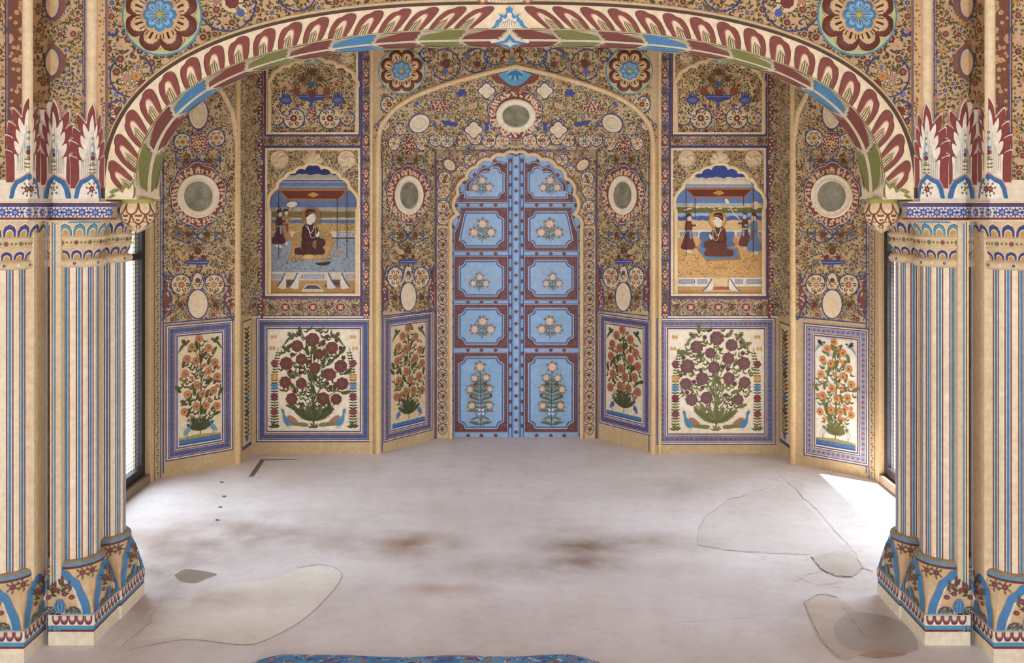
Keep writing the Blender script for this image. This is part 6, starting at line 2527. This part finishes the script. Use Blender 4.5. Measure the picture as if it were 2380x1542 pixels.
for k in range(200):
    x, y = rg.uniform(1576, 1770), rg.uniform(585, 644)
    for d in (-.6, .1, .8):
        P.leaf(x, y, -PI / 2 + d, 2.6, 1.0, C('6b5a34'), 12, 0)
canopy(P, *[O(245, 0)[0], O(1030, 0)[0], O(0, 270)[1], O(355, 0)[0], O(930, 0)[0], O(0, 388)[1]], ((O(270, 0)[0], O(0, 285)[1], O(0, 1040)[1], 24), (O(372, 0)[0], O(0, 385)[1], O(0, 640)[1], 10), (O(915, 0)[0], O(0, 365)[1], O(0, 470)[1], 10), (O(1020, 0)[0], O(0, 285)[1], O(0, 1040)[1], 24)))
person(P, *O(300, 745), 1.15, 1, C('6a3630'), C('7f93ac'), C('5a2e26'), C('e2d3ba'), 13)
person(P, *O(930, 720), 1.10, -1, C('6a3a34'), C('8fa8c0'), C('33508c'), C('c9bca6'), 13)
person(P, *O(1030, 750), 1.22, -1, C('5f82ae'), C('8a5a44'), C('5a2e26'), C('e2d3ba'), 17)
P.line([O(870, 630), O(800, 560), O(735, 430)], 2.2, C('e0d0b0'), 22)
P.ell(*O(725, 425), 4, 7, C('e9ddc4'), 22, 12, -.5)
P.ell(*O(1045, 470), 9.5, 9.5, C('dcc7a0'), 12, 16)
P.poly([O(365, 925), O(700, 940), O(850, 935), O(890, 1080), O(495, 1100)], C('b07a40'), 12)
P.poly([O(385, 930), O(700, 950), O(840, 950), O(860, 1060), O(500, 1080)], C('567ea8'), 13)
P.ell(*O(428, 880), 4.4, 14, C('c98f46'), 13, 14)
P.ell(*O(825, 880), 4.4, 15, C('c98f46'), 13, 14)
P.poly(smooth([O(440, 880), O(420, 790), O(470, 765), O(620, 775), O(780, 762), O(815, 790), O(795, 870), O(800, 930), O(450, 945), O(440, 880)], 4), C('4a6ea4'), 14)
cx, cy = O(640, 865)
ruler(P, cx, cy, .93, -1, C('6a3a26'), C('b57a30'), C('d3a34e'))
P.rect(*O(570, 1160), *O(740, 1185), C('c08c4c'), 13)
P.rect(*O(600, 1130), *O(710, 1160), C('c6924f'), 13)
for (a, b) in ((175, 575), (750, 1125)):
    P.rect(*O(a, 1280), *O(b, 1380), C('e6dcc8'), 13)
for (a, b) in ((190, 370), (395, 510), (815, 910), (945, 1115)):
    tiles(P, O(a, 0)[0], O(0, 1297)[1], O(b, 0)[0], O(0, 1350)[1], 14)
band_(P, 668, 700, C('d2a464'), 12, **BX)
P.rect(*O(545, 1385), *O(785, 1415), C('b5562e'), 14)
P.rect(*O(520, 1415), *O(800, 1440), C('e0c69a'), 14)
for (a, s) in ((570, -1), (755, 1)):
    x = O(a, 0)[0]
    P.poly(smooth([(x, 646), (x + s * 6, 656), (x + s * 14, 668), (x + s * 24, 678), (x, 672), (x, 646)], 3), C('ece2cc'), 16)
    P.line(smooth([(x + s * 2, 648), (x + s * 8, 658), (x + s * 15, 669), (x + s * 25, 677)], 3), 2.6, C('4a68a8'), 17)
trim_mesh(m, op, c).build('painting', PAINT, t, tuple(c))
rim(t, op, c, col='ead0a0')
pinwheel(t, 1596, 369, 20, c)
pinwheel(t, 1751, 369, 20, c)
fan_lily(t, XN_R, 377, 1.0, c, C('e0c69c'))

# upper niches: fruit bowl between ewers over blue scrolls
for xc, lab in ((XN_L, 'upper niche with a painted blue fruit bowl, left above the canopy scene facing right'), (XN_R, 'upper niche with a painted blue fruit bowl, right above the canopy scene facing left')):
    t, m, op, c = niche_box(UP_CUSP, xc, 309, lab)
    m.build('lining', PAINT, t, tuple(c))
    m = Mesh()
    P = Paint(m, S_N)
    d = xc - 727.5
    floral(P, [(x, y) for x, y in offset(op, -3, True)], 81 if d == 0 else 82, k=.9, fl=16, dens=6)
    BLU = C('3a4a96')
    P.poly([(d + 688, 221), (d + 759, 221), (d + 750, 231), (d + 730, 236), (d + 726, 240), (d + 728, 249), (d + 720, 249), (d + 722, 240), (d + 717, 236), (d + 697, 231)], BLU, 8)
    P.line([(d + 692, 225), (d + 755, 225)], 1.6, C('8a93b8'), 9)
    for (x, y, r, cc) in ((725, 168, 8, MAROON), (705, 184, 7, MAROON), (745, 184, 7, MAROON), (690, 213, 10, C('8a4a34')), (760, 213, 10, C('8a4a34')), (725, 218, 10, MAROON), (705, 209, 8, PINK), (745, 209, 8, PINK), (725, 196, 7, C('3f5a9a'))):
        P.spray(d + x, y, r, 9, 8, 2.6, OLIVE, 6, .3)
        P.rose(d + x, y, r, cc, 9, 8, None, None, rg)
    for s in (-1, 1):
        for k in range(7):
            P.line(smooth([(d + 725 + s * 4, 205 - k * 5), (d + 725 + s * 24, 190 - k * 6), (d + 725 + s * 44, 196 - k * 5)], 3), 1.2, C('6b5f33'), 5)
        x = d + 725 + s * 61
        P.ell(x, 233, 15, 9, BLU, 8, 16)
        P.ell(x, 233, 11, 5.5, C('6a76ac'), 9, 14)
        for q in (-7, -2, 3, 8):
            P.poly([(x + q - 2, 226), (x + q, 208), (x + q + 2, 226)], BLU, 8)
        for q in (-7, 0, 7):
            P.line([(x + q, 240), (x + q, 247)], 2, BLU, 8)
        P.poly([(d + 725 + s * 28, 242), (d + 725 + s * 38, 242), (d + 725 + s * 36, 250), (d + 725 + s * 30, 250)], BLU, 8)
        P.dot(d + 725 + s * 33, 238, 5, ORANGE, 8)
        P.scroll(d + 725 + s * 42, 275, 25, PI / 2 - s * PI / 2, s * 5.4, C('35438a'), 2.4, 7, rg, MAROON)
        P.scroll(d + 725 + s * 82, 274, 17, PI / 2 + s * PI / 2, -s * 5.0, C('35438a'), 2.2, 7, rg, ORANGE)
        P.scroll(d + 725 + s * 60, 257, 12, PI, s * 3.2, C('35438a'), 2.0, 6, rg, None)
    P.medal(d + 725, 268, 11, 18, 6, 8, rg)
    m.build('painting', PAINT, t, tuple(c))
    rim(t, op, c, .014)
    pinwheel(t, xc - 79, 136, 15.5, c)
    pinwheel(t, xc + 79, 136, 15.5, c)
    fan_lily(t, xc, 145, .9, c, C('8fa58a'))

# ------------------------------------------------------------------ side windows with wire mesh
def mesh_window(s, name):
    w = bpy.data.objects.new(name, None)
    COL.objects.link(w)
    x = s * (XW + .05)
    w.location = (x, WIN_Y1, WIN_Z0)
    w['_o'] = (x, WIN_Y1, WIN_Z0)
    w['kind'] = 'structure'
    m = Mesh()
    y0, y1, z0, z1 = WIN_Y0, WIN_Y1, WIN_Z0, WIN_Z1
    a, b = x - .02, x + .02
    for (ya, yb, za, zb) in ((y0, y0 + .05, z0, z1), (y1 - .05, y1, z0, z1), (y0 + .05, y1 - .05, z0, z0 + .05), (y0 + .05, y1 - .05, z1 - .05, z1), (y0 + .05, y1 - .05, 1.29, 1.325)):
        m.box((a, ya, za), (b, yb, zb), C('34343c'))
    m.build('frame', IRON, w, (x, y1, z0))
    m = Mesh()
    r = .0011
    k = y0 + .06
    while k < y1 - .05:
        m.box((x - r, k - r, z0 + .04), (x + r, k + r, z1 - .04), C('5a5c66'))
        k += .024
    k = z0 + .06
    while k < z1 - .05:
        m.box((x - r, y0 + .04, k - r), (x + r, y1 - .04, k + r), C('5a5c66'))
        k += .024
    m.build('wire_mesh', WIRE, w, (x, y1, z0), kind=None)


mesh_window(-1, 'window_1')
mesh_window(1, 'window_2')

# ------------------------------------------------------------------ patterned mattress at the very front
def cloth_mat():
    m, nt, b = new_mat('printed_blue_cotton')
    g = nd(nt, 'ShaderNodeNewGeometry').outputs['Position']
    base = ramp(nt, noise(nt, g, 9, 5, .6), [(.35, C('2f78bd')), (.6, C('63a6d8'))])
    c = base
    dw = nd(nt, 'ShaderNodeTexNoise')
    dw.inputs['Scale'].default_value = 40
    nt.links.new(g, dw.inputs['Vector'])
    g2 = nd(nt, 'ShaderNodeVectorMath', operation='MULTIPLY_ADD')
    nt.links.new(dw.outputs['Color'], g2.inputs[0])
    g2.inputs[1].default_value = (.09, .09, .09)
    nt.links.new(g, g2.inputs[2])
    for sc_, thr, col in ((17, .3, C('7d4a80')), (21, .24, C('b98a52')), (26, .22, C('e6d9d4')), (19, .2, C('1f4fa0'))):
        mp = nd(nt, 'ShaderNodeMapping')
        mp.inputs['Location'].default_value = (sc_ * 1.3, sc_ * .7, 0)
        nt.links.new(g2.outputs[0], mp.inputs['Vector'])
        vo = nd(nt, 'ShaderNodeTexVoronoi')
        vo.inputs['Scale'].default_value = sc_
        nt.links.new(mp.outputs[0], vo.inputs['Vector'])
        f = ramp(nt, vo.outputs['Distance'], [(thr, (1, 1, 1)), (thr + .08, (0, 0, 0))])
        c = mix(nt, c, col, f)
    nt.links.new(c, b.inputs['Base Color'])
    b.inputs['Roughness'].default_value = .85
    bump(nt, b, noise(nt, g, 30, 4, .6), .4, .01)
    return m


m = Mesh()
rows = []
NX, xa, xb, ya, yb = 60, -.93, .36, 2.5, 3.545
prof = [(0, 0.0), (.012, .012), (.012, .024), (.0, .036), (-.03, .042), (-.10, .046), (-.4, .05), (-1.0, .05)]
for i in range(NX + 1):
    u = i / NX
    x = xa + (xb - xa) * u
    ed = min(1, min(u, 1 - u) * 9)
    k = math.sqrt(max(0, 1 - (1 - ed) ** 2)) * (1 + .10 * math.sin(u * 9) + .06 * math.sin(u * 23 + 1))
    rows.append([(x, yb - .05 * (1 - ed) + dy + .006 * math.sin(u * 14), z * k) for dy, z in prof])
m.grid(rows, C('4a86c0'), flip=False)
for r_ in (rows[0], rows[-1]):
    pass
o = m.build('floor_mattress', cloth_mat(), None, (-.28, 3.0, 0), label='blue flower-print mattress edge on the floor at the bottom of the photo', cat='mattress')

WALL_BACK.build('wall_back', PAINT, kind='structure')
WALL_NICHE.build('wall_niche', PAINT, kind='structure')
a = WALL_RET.build('wall_left_return', PAINT, kind='structure')
mirrored(a, name='wall_right_return')
a = WALL_DIAG.build('wall_left_splay', PAINT, kind='structure')
mirrored(a, name='wall_right_splay')
side_wall(-1).build('wall_left', PAINT, kind='structure')
side_wall(1).build('wall_right', PAINT, kind='structure')
WALL_ARCH.build('wall_arcade', PAINT, kind='structure')
pier_blocks(MP, 0, 3.3)
a = MP.build('wall_left_pier', FRESH, kind='structure')
mirrored(a, name='wall_right_pier')
